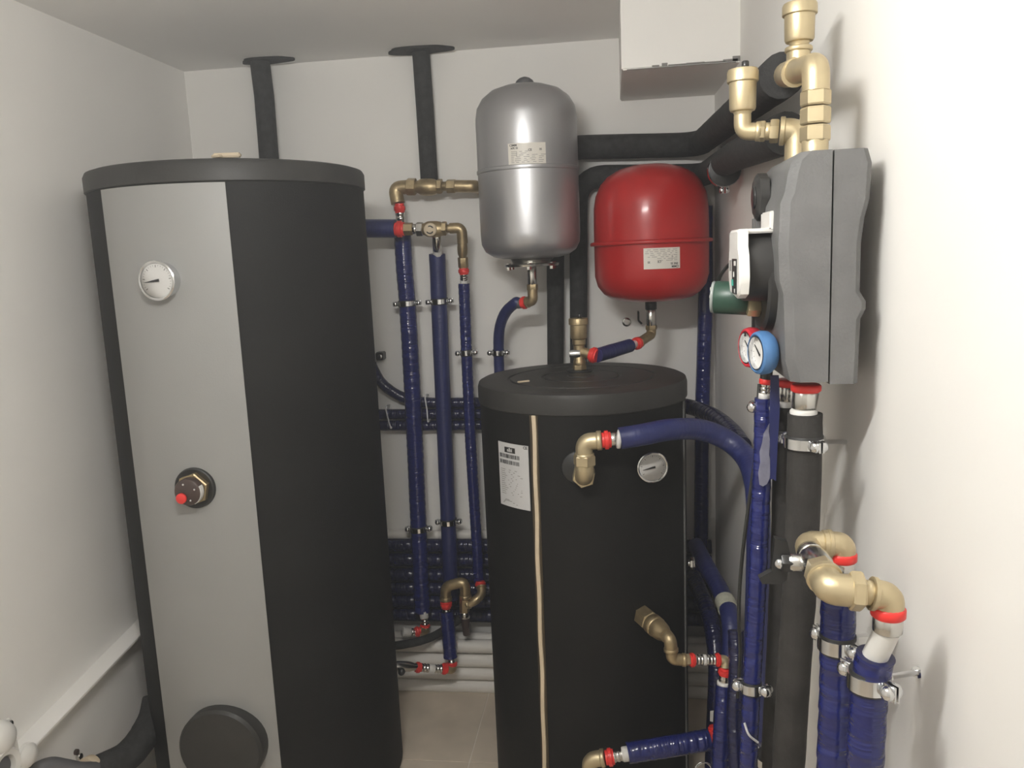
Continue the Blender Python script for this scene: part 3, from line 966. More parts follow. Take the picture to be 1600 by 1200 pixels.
# level bundle behind the uprights
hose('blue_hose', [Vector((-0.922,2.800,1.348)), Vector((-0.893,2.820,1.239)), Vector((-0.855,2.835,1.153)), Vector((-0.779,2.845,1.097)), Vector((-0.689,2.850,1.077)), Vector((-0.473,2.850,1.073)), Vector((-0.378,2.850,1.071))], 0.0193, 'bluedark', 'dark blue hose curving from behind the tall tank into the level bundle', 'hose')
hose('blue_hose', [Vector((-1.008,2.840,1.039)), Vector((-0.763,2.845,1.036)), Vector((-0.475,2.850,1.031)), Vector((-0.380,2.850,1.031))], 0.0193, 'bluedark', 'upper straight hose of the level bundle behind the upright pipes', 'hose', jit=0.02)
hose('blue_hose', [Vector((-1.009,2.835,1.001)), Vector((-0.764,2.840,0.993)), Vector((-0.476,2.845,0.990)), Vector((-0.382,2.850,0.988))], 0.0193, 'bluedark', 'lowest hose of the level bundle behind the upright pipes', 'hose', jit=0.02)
for a, b, c, lab in ((Vector((-0.694,2.820,1.107)), Vector((-0.689,2.815,1.057)), Vector((-0.687,2.815,1.014)), 'white cable tie round the level bundle between two upright pipes'), (Vector((-0.843,2.815,1.070)), Vector((-0.837,2.810,1.032)), Vector((-0.829,2.815,0.992)), 'white cable tie round the level bundle beside the tall tank')):
    mb = MB()
    a, b, c = V(a), V(b), V(c)
    sweep(mb, catmull([a + V((0, 0.05, -0.002)), a, b, c, c + V((0, 0.05, 0.006))], 5), 0.0028, 8)
    ball(mb, c, 0.005, 8)
    put('cable_tie', mb, 'tie', None, lab, 'cable tie', 'white cable ties')

# horizontal white pipe half way down the back wall and along the left wall
hose('white_pipe', [Vector((-1.052,2.860,0.562)), Vector((-0.697,2.860,0.563)), Vector((-0.401,2.860,0.564))], 0.0180, 'whiteinsul', 'level white pipe on the back wall just above the dark blue stack', 'pipe', jit=0.0)
mb = MB()
tz = lambda y: 0.4377 + (y - 1.7077) * 0.13
prism(mb, [(WL, 1.25, tz(1.25)), (WL, 1.25, tz(1.25) - 0.012), (WL + 0.051, 1.25, tz(1.25) - 0.012), (WL + 0.055, 1.25, tz(1.25) - 0.009), (WL + 0.055, 1.25, tz(1.25) - 0.003), (WL + 0.051, 1.25, tz(1.25))], (0, 1.60, 1.60 * 0.13))
put('wall_trunking', mb, 'wall', None, 'slim white trunking running along the left wall beside the tall tank', 'trunking')

# stack of dark blue pipes low on the back wall
rows_ = [(857, 0.0265), (880.5, 0.0265), (904, 0.026), (928, 0.024), (951, 0.024), (972, 0.023)]
zs_ = [Vector((-0.663,2.810,0.526)), Vector((-0.667,2.810,0.467)), Vector((-0.670,2.810,0.407)), Vector((-0.673,2.810,0.353)), Vector((-0.677,2.810,0.299)), Vector((-0.680,2.810,0.245))]
names_ = ['top', 'second', 'third', 'fourth', 'fifth', 'lowest']
for i, q in enumerate(zs_):
    zc = q[2]
    mb = MB()
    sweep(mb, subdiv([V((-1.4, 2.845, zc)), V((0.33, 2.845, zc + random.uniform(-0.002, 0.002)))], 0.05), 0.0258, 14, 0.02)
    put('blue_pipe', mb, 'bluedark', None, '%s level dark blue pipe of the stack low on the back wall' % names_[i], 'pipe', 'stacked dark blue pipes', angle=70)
wz = [Vector((-0.673,2.720,0.017)), Vector((-0.670,2.720,0.069)), Vector((-0.667,2.720,0.120)), Vector((-0.664,2.720,0.176)), Vector((-0.677,2.780,0.174))]
names_ = ['lowest', 'second from the floor', 'third from the floor', 'fourth from the floor', 'topmost']
for i, q in enumerate(wz):
    mb = MB()
    yy = 2.733 + (0.06 if i == 4 else 0.0)
    sweep(mb, subdiv([V((-1.4, yy, q[2])), V((0.33, yy, q[2]))], 0.1), 0.0252, 16, 0.008)
    put('white_pipe', mb, 'whiteinsul', None, '%s level white pipe stacked on the floor by the back wall' % names_[i], 'pipe', 'stacked white pipes', angle=70)

# low press elbow at the foot of the left upright pipe
t = thing('press_elbow', 'red ringed press elbow with white pipe ends at the foot of the leftmost upright pipe', 'pipe fitting')
piece(t, 'white_pipe_end', Vector((-0.736,2.760,0.311)), Vector((-0.732,2.755,0.272)), 0.0165, 'whitepipe')
piece(t, 'press_sleeve', Vector((-0.732,2.755,0.280)), Vector((-0.730,2.750,0.247)), 0.0145, 'steel', 'sleeve')
piece(t, 'red_collar', Vector((-0.730,2.750,0.252)), Vector((-0.731,2.750,0.237)), 0.019, 'redplastic', 'collar')
elbow(t, 'elbow', [Vector((-0.730,2.750,0.244)), Vector((-0.727,2.740,0.226)), Vector((-0.748,2.720,0.236))], 0.0155, 'brass_old', lips=(0, 0))
piece(t, 'red_collar', Vector((-0.742,2.725,0.236)), Vector((-0.762,2.715,0.235)), 0.020, 'redplastic', 'collar')
piece(t, 'press_sleeve', Vector((-0.757,2.717,0.235)), Vector((-0.781,2.705,0.240)), 0.0145, 'steel', 'sleeve')
piece(t, 'white_pipe_end', Vector((-0.776,2.707,0.239)), Vector((-0.801,2.690,0.250)), 0.0165, 'whitepipe')
hose('black_hose', [Vector((-0.925,2.620,0.215)), Vector((-0.787,2.640,0.225)), Vector((-0.710,2.660,0.236)), Vector((-0.665,2.715,0.237)), Vector((-0.591,2.745,0.280))], 0.015, 'foam', 'black hose curving out low from behind the tall tank', 'hose')

# brass U between middle and thin upright pipes
t = thing('brass_bend', 'dull brass U bend with red ring low between the two tanks', 'pipe fitting')
elbow(t, 'elbow', [Vector((-0.628,2.680,0.379)), Vector((-0.627,2.680,0.433)), Vector((-0.555,2.680,0.451)), Vector((-0.556,2.680,0.387))], 0.0195, 'brass_old', lips=(1, 1))
piece(t, 'nut', Vector((-0.558,2.680,0.400)), Vector((-0.562,2.680,0.331)), 0.0185, 'brass_old', 'hex')
piece(t, 'thread_ring', Vector((-0.561,2.680,0.338)), Vector((-0.563,2.680,0.314)), 0.020, 'steel')
piece(t, 'drain_stub', Vector((-0.560,2.680,0.319)), Vector((-0.561,2.690,0.242)), 0.0165, 'brownplastic', r2=0.013)
piece(t, 'red_collar', Vector((-0.627,2.680,0.382)), Vector((-0.629,2.680,0.350)), 0.0215, 'redplastic', 'collar')
piece(t, 'press_sleeve', Vector((-0.629,2.680,0.357)), Vector((-0.628,2.680,0.325)), 0.0165, 'steel', 'sleeve')
elbow(t, 'branch_elbow', [Vector((-0.553,2.680,0.363)), Vector((-0.517,2.680,0.381)), Vector((-0.498,2.700,0.396)), Vector((-0.503,2.720,0.417))], 0.0165, 'brass_old', lips=(1, 1))
piece(t, 'red_collar', Vector((-0.507,2.730,0.408)), Vector((-0.509,2.735,0.430)), 0.020, 'redplastic', 'collar')
hose('blue_pipe', [Vector((-0.628,2.680,0.337)), Vector((-0.623,2.670,0.256)), Vector((-0.619,2.660,0.169))], 0.0255, 'blue', 'short upright blue sleeve in front of the white pipes between the tanks', 'pipe', jit=0.02)
t = thing('press_elbow', 'chrome and red press elbow run leading to the tall tank above the floor', 'pipe fitting')
piece(t, 'press_sleeve', Vector((-0.616,2.660,0.181)), Vector((-0.613,2.650,0.152)), 0.0155, 'steel', 'sleeve')
piece(t, 'red_collar', Vector((-0.613,2.650,0.157)), Vector((-0.613,2.650,0.139)), 0.020, 'redplastic', 'collar')
elbow(t, 'elbow', [Vector((-0.613,2.650,0.147)), Vector((-0.609,2.640,0.132)), Vector((-0.631,2.630,0.137))], 0.0155, 'brass_old', lips=(0, 0))
piece(t, 'red_collar', Vector((-0.626,2.630,0.140)), Vector((-0.645,2.620,0.145)), 0.0205, 'redplastic', 'collar')
piece(t, 'press_sleeve', Vector((-0.642,2.620,0.145)), Vector((-0.670,2.610,0.150)), 0.0155, 'steel', 'sleeve')
piece(t, 'white_pipe_end', Vector((-0.666,2.610,0.150)), Vector((-0.689,2.600,0.157)), 0.0155, 'whitepipe')
piece(t, 'press_sleeve', Vector((-0.686,2.600,0.157)), Vector((-0.714,2.590,0.165)), 0.0155, 'steel', 'sleeve')
piece(t, 'red_collar', Vector((-0.712,2.590,0.165)), Vector((-0.730,2.580,0.170)), 0.0195, 'redplastic', 'collar')
piece(t, 'valve_body', Vector((-0.725,2.580,0.172)), Vector((-0.805,2.530,0.202)), 0.018, 'steel', 'barrel')
piece(t, 'black_knob', Vector((-0.771,2.550,0.170)), Vector((-0.761,2.510,0.190)), 0.012, 'blackplastic')

# ------------------------------------------------------------------ black pipes round the right-hand corner
def corner_pipe(pts, rv, rh, label):
    mb = MB()
    path = subdiv(bend(pts, 0.09, 8), 0.04)
    sweep(mb, path, [rv + (rh - rv) * min(1, max(0, (p.x - pts[0].x) / 0.08)) for p in path], 18, 0.01)
    put('black_pipe', mb, 'foam', None, label, 'pipe', angle=70)
corner_pipe([Vector((-0.219,2.830,1.046)), Vector((-0.188,2.830,1.958)), Vector((0.292,2.825,1.940)), Vector((0.321,2.200,1.936)), Vector((0.303,1.530,1.894))], 0.028, 0.040, 'upper black foam pipe turning the corner under the boxed soffit to the brass vent')
corner_pipe([Vector((-0.132,2.810,1.141)), Vector((-0.112,2.830,1.858)), Vector((0.305,2.830,1.840)), Vector((0.314,2.150,1.827)), Vector((0.310,1.530,1.795))], 0.030, 0.038, 'lower black foam pipe passing behind the red vessel to the pump group')
hose('blue_pipe', [Vector((0.309,2.800,1.737)), Vector((0.308,2.800,1.399)), Vector((0.296,2.800,1.031)), Vector((0.286,2.780,0.439))], 0.025, 'blue', 'upright blue pipe in the back right corner behind the shorter tank', 'pipe', jit=0.02)
clamp(Vector((0.312,2.350,1.810)), (0.1, -1, 0), 0.043, (0, 0, 1), 'small bright clamp on the lower black pipe near the corner')

# ------------------------------------------------------------------ hoses at the right of the shorter tank
t = thing('tank_elbow', 'brass elbow with red ring at the upper front of the shorter tank', 'pipe fitting')
th, z = (-87.6,1.043)
A, nrm = cylpt(SC, SR, th, z), normal_at(th)
piece(t, 'rubber_ring', cylpt(SC, SR - 0.006, th - 2.5, z + 0.012), cylpt(SC, SR + 0.005, th - 2.5, z + 0.012), 0.043, 'rubber', n=30)
piece(t, 'union_nut', A - nrm * 0.004, A + nrm * 0.05, 0.030, 'brass', 'hex')
C0 = V(Vector((-0.082,1.935,1.059)))
elbow(t, 'lower_elbow', [A + nrm * 0.045, C0, C0 + V((0, 0, 0.042))], 0.0235, 'brass', lips=(0, 0))
piece(t, 'hex_nut', C0 + V((0, 0, 0.020)), C0 + V((0, 0, 0.046)), 0.028, 'brass', 'hex')
C1, C2 = V(Vector((-0.082,1.935,1.139))), V(Vector((-0.038,1.935,1.142)))
elbow(t, 'upper_elbow', [C0 + V((0, 0, 0.04)), C1, C2], 0.0215, 'brass', lips=(1, 1))
piece(t, 'red_collar', Vector((-0.038,1.935,1.142)), Vector((-0.016,1.937,1.143)), 0.0235, 'redplastic', 'collar')
piece(t, 'press_sleeve', Vector((-0.020,1.937,1.143)), Vector((0.002,1.940,1.144)), 0.018, 'steel')
piece(t, 'white_pipe_end', Vector((-0.001,1.940,1.144)), Vector((0.010,1.940,1.143)), 0.024, 'whitepipe')
hose('blue_hose', [Vector((0.006,1.940,1.145)), Vector((0.064,1.950,1.152)), Vector((0.136,1.980,1.157)), Vector((0.212,2.040,1.141)), Vector((0.278,2.060,1.110)), Vector((0.319,2.020,1.076)), Vector((0.329,1.940,1.040)), Vector((0.326,1.870,0.979)), Vector((0.319,1.830,0.837)), Vector((0.311,1.810,0.606)), Vector((0.303,1.790,0.371)), Vector((0.297,1.770,0.008))], 0.0275, 'bluesmooth', 'thick blue hose arching from the brass elbow over the tank front to the right wall', 'hose', jit=0.008)
hose('blue_hose', [Vector((0.201,2.620,1.097)), Vector((0.254,2.580,1.089)), Vector((0.301,2.470,1.083)), Vector((0.326,2.310,1.077)), Vector((0.335,2.170,1.067))], 0.025, 'bluedark', 'dark blue hose coming out behind the shorter tank to join the arching hose', 'hose', jit=0.01)

t = thing('tank_valve', 'dull brass plug valve, elbow and press joints at the lower front of the shorter tank', 'pipe fitting')
th, z = (-57.7,0.631)
A, nrm = cylpt(SC, SR - 0.004, th, z), normal_at(th)
B1 = V(Vector((0.122,1.930,0.624)))
piece(t, 'hex_nut', A, lerp(A, B1, 0.34), 0.0285, 'brass_old', 'hex')
piece(t, 'union_nut', lerp(A, B1, 0.36), lerp(A, B1, 0.55), 0.0275, 'brass_old')
piece(t, 'check_valve', lerp(A, B1, 0.2), lerp(A, B1, 0.88), 0.0255, 'brass_old', 'barrel')
elbow(t, 'elbow', [lerp(A, B1, 0.8), B1, Vector((0.124,1.930,0.591))], 0.0165, 'brass_old', lips=(0, 1))
elbow(t, 'elbow', [Vector((0.124,1.930,0.594)), Vector((0.126,1.930,0.570)), Vector((0.161,1.935,0.566))], 0.0150, 'brass_old', lips=(0, 1))
piece(t, 'hex_nut', Vector((0.158,1.935,0.566)), Vector((0.171,1.937,0.566)), 0.015, 'brass', 'hex')
piece(t, 'red_collar', Vector((0.170,1.937,0.565)), Vector((0.183,1.940,0.564)), 0.018, 'redplastic', 'collar')
piece(t, 'press_sleeve', Vector((0.181,1.940,0.564)), Vector((0.205,1.945,0.562)), 0.0135, 'steel', 'sleeve')
piece(t, 'white_pipe_end', Vector((0.204,1.945,0.562)), Vector((0.215,1.945,0.562)), 0.0135, 'whitepipe')
piece(t, 'press_sleeve', Vector((0.213,1.945,0.562)), Vector((0.236,1.950,0.560)), 0.0135, 'steel', 'sleeve')
piece(t, 'red_collar', Vector((0.235,1.950,0.560)), Vector((0.248,1.952,0.559)), 0.0175, 'redplastic', 'collar')
elbow(t, 'elbow', [Vector((0.245,1.952,0.559)), Vector((0.262,1.952,0.558)), Vector((0.261,1.945,0.541))], 0.0135, 'brass', lips=(0, 0))
piece(t, 'red_collar', Vector((0.261,1.945,0.542)), Vector((0.259,1.943,0.522)), 0.0185, 'redplastic', 'collar')
piece(t, 'press_sleeve', Vector((0.259,1.943,0.526)), Vector((0.257,1.940,0.505)), 0.0145, 'steel', 'sleeve')
piece(t, 'white_pipe_end', Vector((0.257,1.940,0.508)), Vector((0.257,1.940,0.492)), 0.0185, 'whitepipe')
hose('blue_pipe', [Vector((0.257,1.940,0.496)), Vector((0.250,1.920,0.421)), Vector((0.241,1.900,0.292)), Vector((0.233,1.880,0.144))], 0.0215, 'blue', 'upright blue pipe hanging from the red ringed elbow beside the shorter tank', 'pipe', jit=0.02, wrap=(0.028, 0.05))

t = thing('tank_elbow', 'brass elbow with red ring at the bottom edge of the picture on the shorter tank', 'pipe fitting')
th, z = (-91.4,0.159)
A, nrm = cylpt(SC, SR - 0.004, th, z), normal_at(th)
C3 = V(Vector((-0.091,1.925,0.284)))
zq = Vector((-0.095,1.925,0.144)).z
elbow(t, 'elbow', [(C3.x, C3.y, zq), C3, Vector((-0.051,1.925,0.291))], 0.0205, 'brass', lips=(0, 1))
elbow(t, 'lower_elbow', [(A.x, A.y, zq), (C3.x, C3.y, zq), (C3.x, C3.y, zq + 0.03)], 0.0215, 'brass', lips=(0, 0))
piece(t, 'hex_nut', (A.x, A.y, zq), lerp((A.x, A.y, zq), (C3.x, C3.y, zq), 0.5), 0.028, 'brass', 'hex')
piece(t, 'red_collar', Vector((-0.049,1.925,0.291)), Vector((-0.027,1.927,0.294)), 0.023, 'redplastic', 'collar')
piece(t, 'press_sleeve', Vector((-0.031,1.927,0.294)), Vector((-0.002,1.930,0.299)), 0.0165, 'steel', 'sleeve')
piece(t, 'white_pipe_end', Vector((-0.006,1.930,0.299)), Vector((0.016,1.932,0.302)), 0.019, 'whitepipe')
hose('blue_pipe', [Vector((0.009,1.932,0.302)), Vector((0.125,1.950,0.315)), Vector((0.222,1.970,0.324))], 0.0265, 'blue', 'short level blue pipe at the bottom front of the shorter tank', 'pipe', straight=True, jit=0.02, wrap=(0.026, 0.05))
t = thing('press_elbow', 'red press rings at the right end of the low level blue pipe', 'pipe fitting')
piece(t, 'red_collar', Vector((0.219,1.970,0.323)), Vector((0.234,1.975,0.324)), 0.022, 'redplastic', 'collar')
elbow(t, 'elbow', [Vector((0.229,1.975,0.322)), Vector((0.243,1.980,0.321)), Vector((0.242,1.990,0.337))], 0.014, 'brass_old', lips=(0, 0))
piece(t, 'red_collar', Vector((0.242,1.990,0.333)), Vector((0.241,1.995,0.349)), 0.020, 'redplastic', 'collar')

# hoses dropping behind, between the shorter tank and the right wall
hose('blue_hose', [Vector((0.242,2.520,0.656)), Vector((0.267,2.420,0.621)), Vector((0.292,2.280,0.599)), Vector((0.302,2.160,0.576)), Vector((0.297,2.100,0.502)), Vector((0.280,2.060,0.373)), Vector((0.271,2.020,0.114))], 0.026, 'bluesmooth', 'blue hose sloping down from behind the shorter tank with pale tape round it', 'hose', jit=0.012)
mb = MB()
sweep(mb, [Vector((0.297,2.235,0.593)), Vector((0.301,2.190,0.585))], 0.0285, 16)
put('tape_wrap', mb, 'cleartie', None, 'pale tape wrapped round the sloping blue hose', 'tape', angle=60)
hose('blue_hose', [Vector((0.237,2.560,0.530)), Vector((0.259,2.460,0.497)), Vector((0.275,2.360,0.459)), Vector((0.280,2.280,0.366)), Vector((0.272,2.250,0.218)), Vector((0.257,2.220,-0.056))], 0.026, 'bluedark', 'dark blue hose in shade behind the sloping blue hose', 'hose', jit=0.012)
hose('blue_hose', [Vector((0.284,1.930,0.651)), Vector((0.282,1.900,0.556)), Vector((0.274,1.880,0.447)), Vector((0.275,1.840,0.300)), Vector((0.269,1.800,0.191))], 0.020, 'bluedark', 'dark blue hose beside the clamped blue pipe near the floor', 'hose', jit=0.02)

# blue pipe under the gauges
t = thing('press_joint', 'red ring, steel sleeve and white pipe end below the blue gauge', 'pipe fitting')
YG = 1.37
piece(t, 'elbow', Vector((0.250,1.360,1.403)), Vector((0.248,1.360,1.377)), 0.010, 'blackplastic')
piece(t, 'red_collar', Vector((0.248,1.360,1.381)), Vector((0.247,1.360,1.370)), 0.0105, 'redplastic')
piece(t, 'press_sleeve', Vector((0.247,1.360,1.372)), Vector((0.246,1.360,1.354)), 0.0085, 'steel', 'sleeve')
piece(t, 'white_pipe_end', Vector((0.246,1.360,1.356)), Vector((0.245,1.360,1.344)), 0.0095, 'whitepipe')
hose('blue_pipe', [Vector((0.245,1.360,1.347)), Vector((0.244,1.360,1.261)), Vector((0.241,1.360,1.171)), Vector((0.236,1.355,1.035)), Vector((0.230,1.350,0.919)), Vector((0.224,1.340,0.828)), Vector((0.219,1.335,0.708)), Vector((0.215,1.330,0.534))], 0.0150, 'blue', 'upright glossy blue pipe beside the black column under the gauges', 'pipe', jit=0.03, wrap=(0.022, 0.07))
clamp(Vector((0.244,1.360,1.332)), (0, 0, 1), 0.0115, (1, -0.3, 0), 'small chrome clamp at the top of the glossy blue pipe', w=0.012, ear=0.008)
clamp(Vector((0.225,1.340,0.835)), (0, 0.1, 1), 0.0165, (1, -0.5, 0), 'chrome clamp low on the glossy blue pipe', ear=0.013)
mb = MB()
prism(mb, [Vector((0.248,1.320,1.390)), Vector((0.261,1.320,1.390)), Vector((0.263,1.320,1.335)), Vector((0.260,1.320,1.271)), Vector((0.258,1.320,1.215)), Vector((0.252,1.320,1.219)), Vector((0.249,1.320,1.217)), Vector((0.248,1.320,1.271)), Vector((0.247,1.320,1.335))], (0.002, 0.012, 0))
put('blue_sleeve_flap', mb, 'bluesmooth', None, 'flat strip of blue sleeve hanging beside the red ringed joint', 'pipe sleeve')
mb = MB()
prism(mb, [Vector((0.251,1.343,1.307)), Vector((0.250,1.343,1.293)), Vector((0.252,1.343,1.276)), Vector((0.251,1.343,1.252)), Vector((0.254,1.343,1.234)), Vector((0.252,1.343,1.212)), Vector((0.248,1.343,1.203)), Vector((0.241,1.340,1.200)), Vector((0.235,1.340,1.203)), Vector((0.233,1.340,1.224)), Vector((0.236,1.340,1.242)), Vector((0.235,1.340,1.260)), Vector((0.239,1.340,1.275)), Vector((0.241,1.340,1.290)), Vector((0.247,1.341,1.301))], (0.001, 0.004, 0))
put('frosted_tape', mb, 'cleartape', None, 'crinkled clear tape hanging on the glossy blue pipe', 'tape')
hose('black_cable', [Vector((0.248,1.420,1.361)), Vector((0.243,1.410,1.306)), Vector((0.239,1.410,1.226)), Vector((0.231,1.410,1.162)), Vector((0.222,1.410,1.084)), Vector((0.217,1.420,1.008)), Vector((0.214,1.420,0.933)), Vector((0.218,1.430,0.853)), Vector((0.214,1.430,0.762))], 0.0033, 'cable', 'thin black cable hanging beside the glossy blue pipe', 'cable', jit=0.0)
hose('cable_tie', [Vector((0.209,1.320,0.779)), Vector((0.216,1.315,0.760)), Vector((0.232,1.320,0.743))], 0.002, 'tie', 'clear tie on the glossy blue pipe near the bottom edge', 'cable tie', 'white cable ties')

# ------------------------------------------------------------------ pump group on the right wall
YN, YF = 1.205, 1.445
pg = thing('pump_group', 'grey foam insulation shell of the pump group on the right wall', 'pump group')
def shell(y0, y1, prof, x_in, bev):
    """profile [(z, x)] of the outer face, extruded from y0 to y1, back face at x_in; edges chamfered by bev"""
    mb = MB()
    n = len(prof)
    vs, fs = [], []
    secs = [(y0, bev), (y0 + bev, 0), (y1 - bev, 0), (y1, bev)]
    for y, b in secs:
        for z, x in prof:
            vs.append((x + b * (1 if x < x_in else -1), y, z))
        for z, x in reversed(prof):
            vs.append((x_in, y, z))
    N = 2 * n
    for s in range(3):
        for k in range(N):
            k2 = (k + 1) % N
            fs.append((s * N + k, s * N + k2, (s + 1) * N + k2, (s + 1) * N + k))
    for s, rev in ((0, True), (3, False)):
        for k in range(n - 1):
            q = (s * N + k, s * N + k + 1, s * N + N - 2 - k, s * N + N - 1 - k)
            fs.append(tuple(reversed(q)) if rev else q)
    mb.add(vs, fs)
    return mb
zt_, zb_ = 1.728, 1.398
fprof = [(zb_, 0.257), (zb_ + 0.03, 0.250), (zb_ + 0.10, 0.247), (zb_ + 0.13, 0.246), (zb_ + 0.15, 0.240), (zb_ + 0.20, 0.238), (zb_ + 0.26, 0.240), (zb_ + 0.275, 0.246), (zb_ + 0.30, 0.250), (zt_ - 0.012, 0.255), (zt_, 0.268)]
put('front_shell', shell(YN, YF, fprof, 0.308, 0.012), 'epp', pg)
rprof = [(zb_ - 0.004, 0.352), (zb_ + 0.09, 0.354), (zb_ + 0.105, 0.361), (zb_ + 0.115, 0.361), (zb_ + 0.13, 0.352), (zb_ + 0.20, 0.352), (zb_ + 0.235, 0.356), (zb_ + 0.26, 0.362), (zt_ - 0.02, 0.364), (zt_, 0.358)]
put('rear_shell', shell(YN + 0.003, YF, rprof, 0.311, 0.008), 'epp', pg)
# raised mouldings of the front shell
mb = MB()
for yy, zz, h in ((1.44, 1.55, 0.20), (1.405, 1.52, 0.26)):
    box(mb, (0.246, yy, zz), (0.016, 0.018, h), None, 0.005)
put('moulding_rib', mb, 'epp', pg)
mb = MB()
lathe(mb, (0.25, 1.335, 1.545), (-1, 0, 0), [(0, 0.082), (0.014, 0.081), (0.018, 0.076), (0.016, 0.070), (0.012, 0.06)], 36)
put('pump_collar', mb, 'motor', pg)

wheel = thing('hand_wheel', 'dark scalloped hand wheel on the front of the pump group', 'hand wheel')
wc = V(Vector((0.239,1.360,1.676)))
mb = MB()
n = 40
vs, fs = [], []
for i, (x, s) in enumerate(((0.010, 0.86), (0.007, 1.0), (-0.007, 1.0), (-0.011, 0.86))):
    for k in range(n):
        a = 2 * PI * k / n
        r = 0.036 * s * (1 + 0.045 * math.cos(8 * a))
        vs.append(wc + V((x, r * math.cos(a), r * math.sin(a))))
for i in range(3):
    for k in range(n):
        k2 = (k + 1) % n
        fs.append((i * n + k, i * n + k2, (i + 1) * n + k2, (i + 1) * n + k))
fs += [tuple(reversed(range(n))), tuple(range(3 * n, 4 * n))]
mb.add(vs, fs)
put('wheel_rim', mb, 'motor', wheel)
piece(wheel, 'wheel_hub', wc + V((-0.010, 0, 0)), wc + V((-0.014, 0, 0)), 0.018, 'blackplastic')
piece(wheel, 'wheel_stem', wc + V((0.006, 0, 0)), wc + V((0.03, 0, 0)), 0.016, 'motor')

pump = thing('circulation_pump', 'circulation pump with black motor and white control head', 'pump')
pc = V(Vector((0.227,1.310,1.568)))
mb = MB()
lathe(mb, (0.252, pc.y, pc.z), (-1, 0, 0), [(0, 0.064), (0.006, 0.064), (0.008, 0.056), (0.050, 0.054), (0.054, 0.048)], 36)
put('motor', mb, 'motor', pump)
# control head: a rounded white box facing the room, arm at the top reaching back
hx0, hx1 = 0.186, 0.201
ha, hb = V(Vector((0.196,1.245,1.518))), V(Vector((0.194,1.345,1.629)))
y0_, y1_ = 1.245, 1.348
zl, zh = ha.z + 0.004, V(Vector((0.197,1.245,1.625))).z
mb = MB()
zm_ = zl + (zh - zl) * 0.62
outl = []
for (yy, zz) in ((y0_, zl + 0.006), (y0_ - 0.006, zl + 0.02), (y0_ - 0.010, (zl + zm_) / 2), (y0_ - 0.004, zm_), (y0_ + 0.006, zm_ + 0.012), (y0_ + 0.006, zh - 0.004), (y0_ + 0.012, zh), (y1_ - 0.010, zh), (y1_ - 0.004, zh - 0.004), (y1_ - 0.004, zm_ + 0.012), (y1_ + 0.002, zm_), (y1_ + 0.006, (zl + zm_) / 2), (y1_, zl + 0.018), (y1_ - 0.012, zl + 0.004), (y0_ + 0.03, zl - 0.002)):
    outl.append((yy, zz))
cy_, cz_ = (y0_ + y1_) / 2, (zl + zh) / 2
secs = [(hx0, 0.93), (hx0 + 0.003, 1.0), (hx1, 1.0)]
vs, fs = [], []
n = len(outl)
for x, s in secs:
    for yy, zz in outl:
        vs.append((x, cy_ + (yy - cy_) * s, cz_ + (zz - cz_) * s))
for i in range(len(secs) - 1):
    for k in range(n):
        k2 = (k + 1) % n
        fs.append((i * n + k, i * n + k2, (i + 1) * n + k2, (i + 1) * n + k))
fs += [tuple(reversed(range(n))), tuple(range((len(secs) - 1) * n, len(secs) * n))]
mb.add(vs, fs)
head = put('control_head', mb, 'whiteplastic', pump, label='white control head', angle=30)
mb = MB()
box(mb, ((hx1 + 0.252) / 2, 1.30, zh - 0.0035), (0.252 - hx1 + 0.002, 0.075, 0.007), None, 0.002)
box(mb, (0.240, 1.30, zh + 0.010), (0.012, 0.075, 0.030), None, 0.002)
put('mounting_arm', mb, 'whiteplastic', pump)
xd = hx0 - 0.0006
def plate(y0, y1, z0, z1, x=xd):
    mb = MB()
    box(mb, (x, (y0 + y1) / 2, (z0 + z1) / 2), (0.0014, y1 - y0, z1 - z0))
    return mb
hh = zm_ - zl
put('display_panel', plate(1.262, 1.305, zl + hh * 0.08, zl + hh * 0.92), 'ink', head)
mb = plate(1.265, 1.280, zl + hh * 0.76, zl + hh * 0.87, xd - 0.0008)
box(mb, (xd - 0.0008, 1.285, zl + hh * 0.55), (0.001, 0.008, 0.008))
box(mb, (xd - 0.0008, 1.275, zl + hh * 0.16), (0.001, 0.006, 0.006))
put('display_icon', mb, 'whitepipe', head)
put('display_light', plate(1.290, 1.306, zl + hh * 0.27, zl + hh * 0.42, xd - 0.0008), 'teal', head)
put('side_legend', plate(1.318, 1.330, zl + hh * 0.62, zl + hh * 0.88), 'inkgrey', head)
hose('pump_cable', [Vector((0.195,1.360,1.576)), Vector((0.191,1.400,1.567)), Vector((0.185,1.440,1.551)), Vector((0.180,1.470,1.528))], 0.003, 'cable', 'short dark cable behind the white control head', 'cable')

t = thing('green_actuator', 'dark green cylinder with pale end and brass nut beside the pump', 'actuator')
g0, g1 = V(Vector((0.169,1.400,1.516))), V(Vector((0.226,1.385,1.512)))
piece(t, 'housing', g0, g1, 0.0277, 'green', n=28)
piece(t, 'pale_end', g0 - (g1 - g0) * 0.07, g0 + (g1 - g0) * 0.02, 0.0270, 'clear', n=28)
mb = MB()
for k in range(5):
    a = 2 * PI * k / 5
    c_ = g0 - (g1 - g0) * 0.07 + V((0, 0.014 * math.cos(a), 0.014 * math.sin(a)))
    lathe(mb, c_, g0 - g1, [(0, 0.004), (0.002, 0.003)], 8)
put('end_stud', mb, 'whitepipe', t)
piece(t, 'hex_nut', Vector((0.218,1.360,1.500)), Vector((0.238,1.360,1.498)), 0.0150, 'brass', 'hex')
piece(t, 'spindle', Vector((0.236,1.360,1.498)), Vector((0.255,1.360,1.497)), 0.012, 'motor')

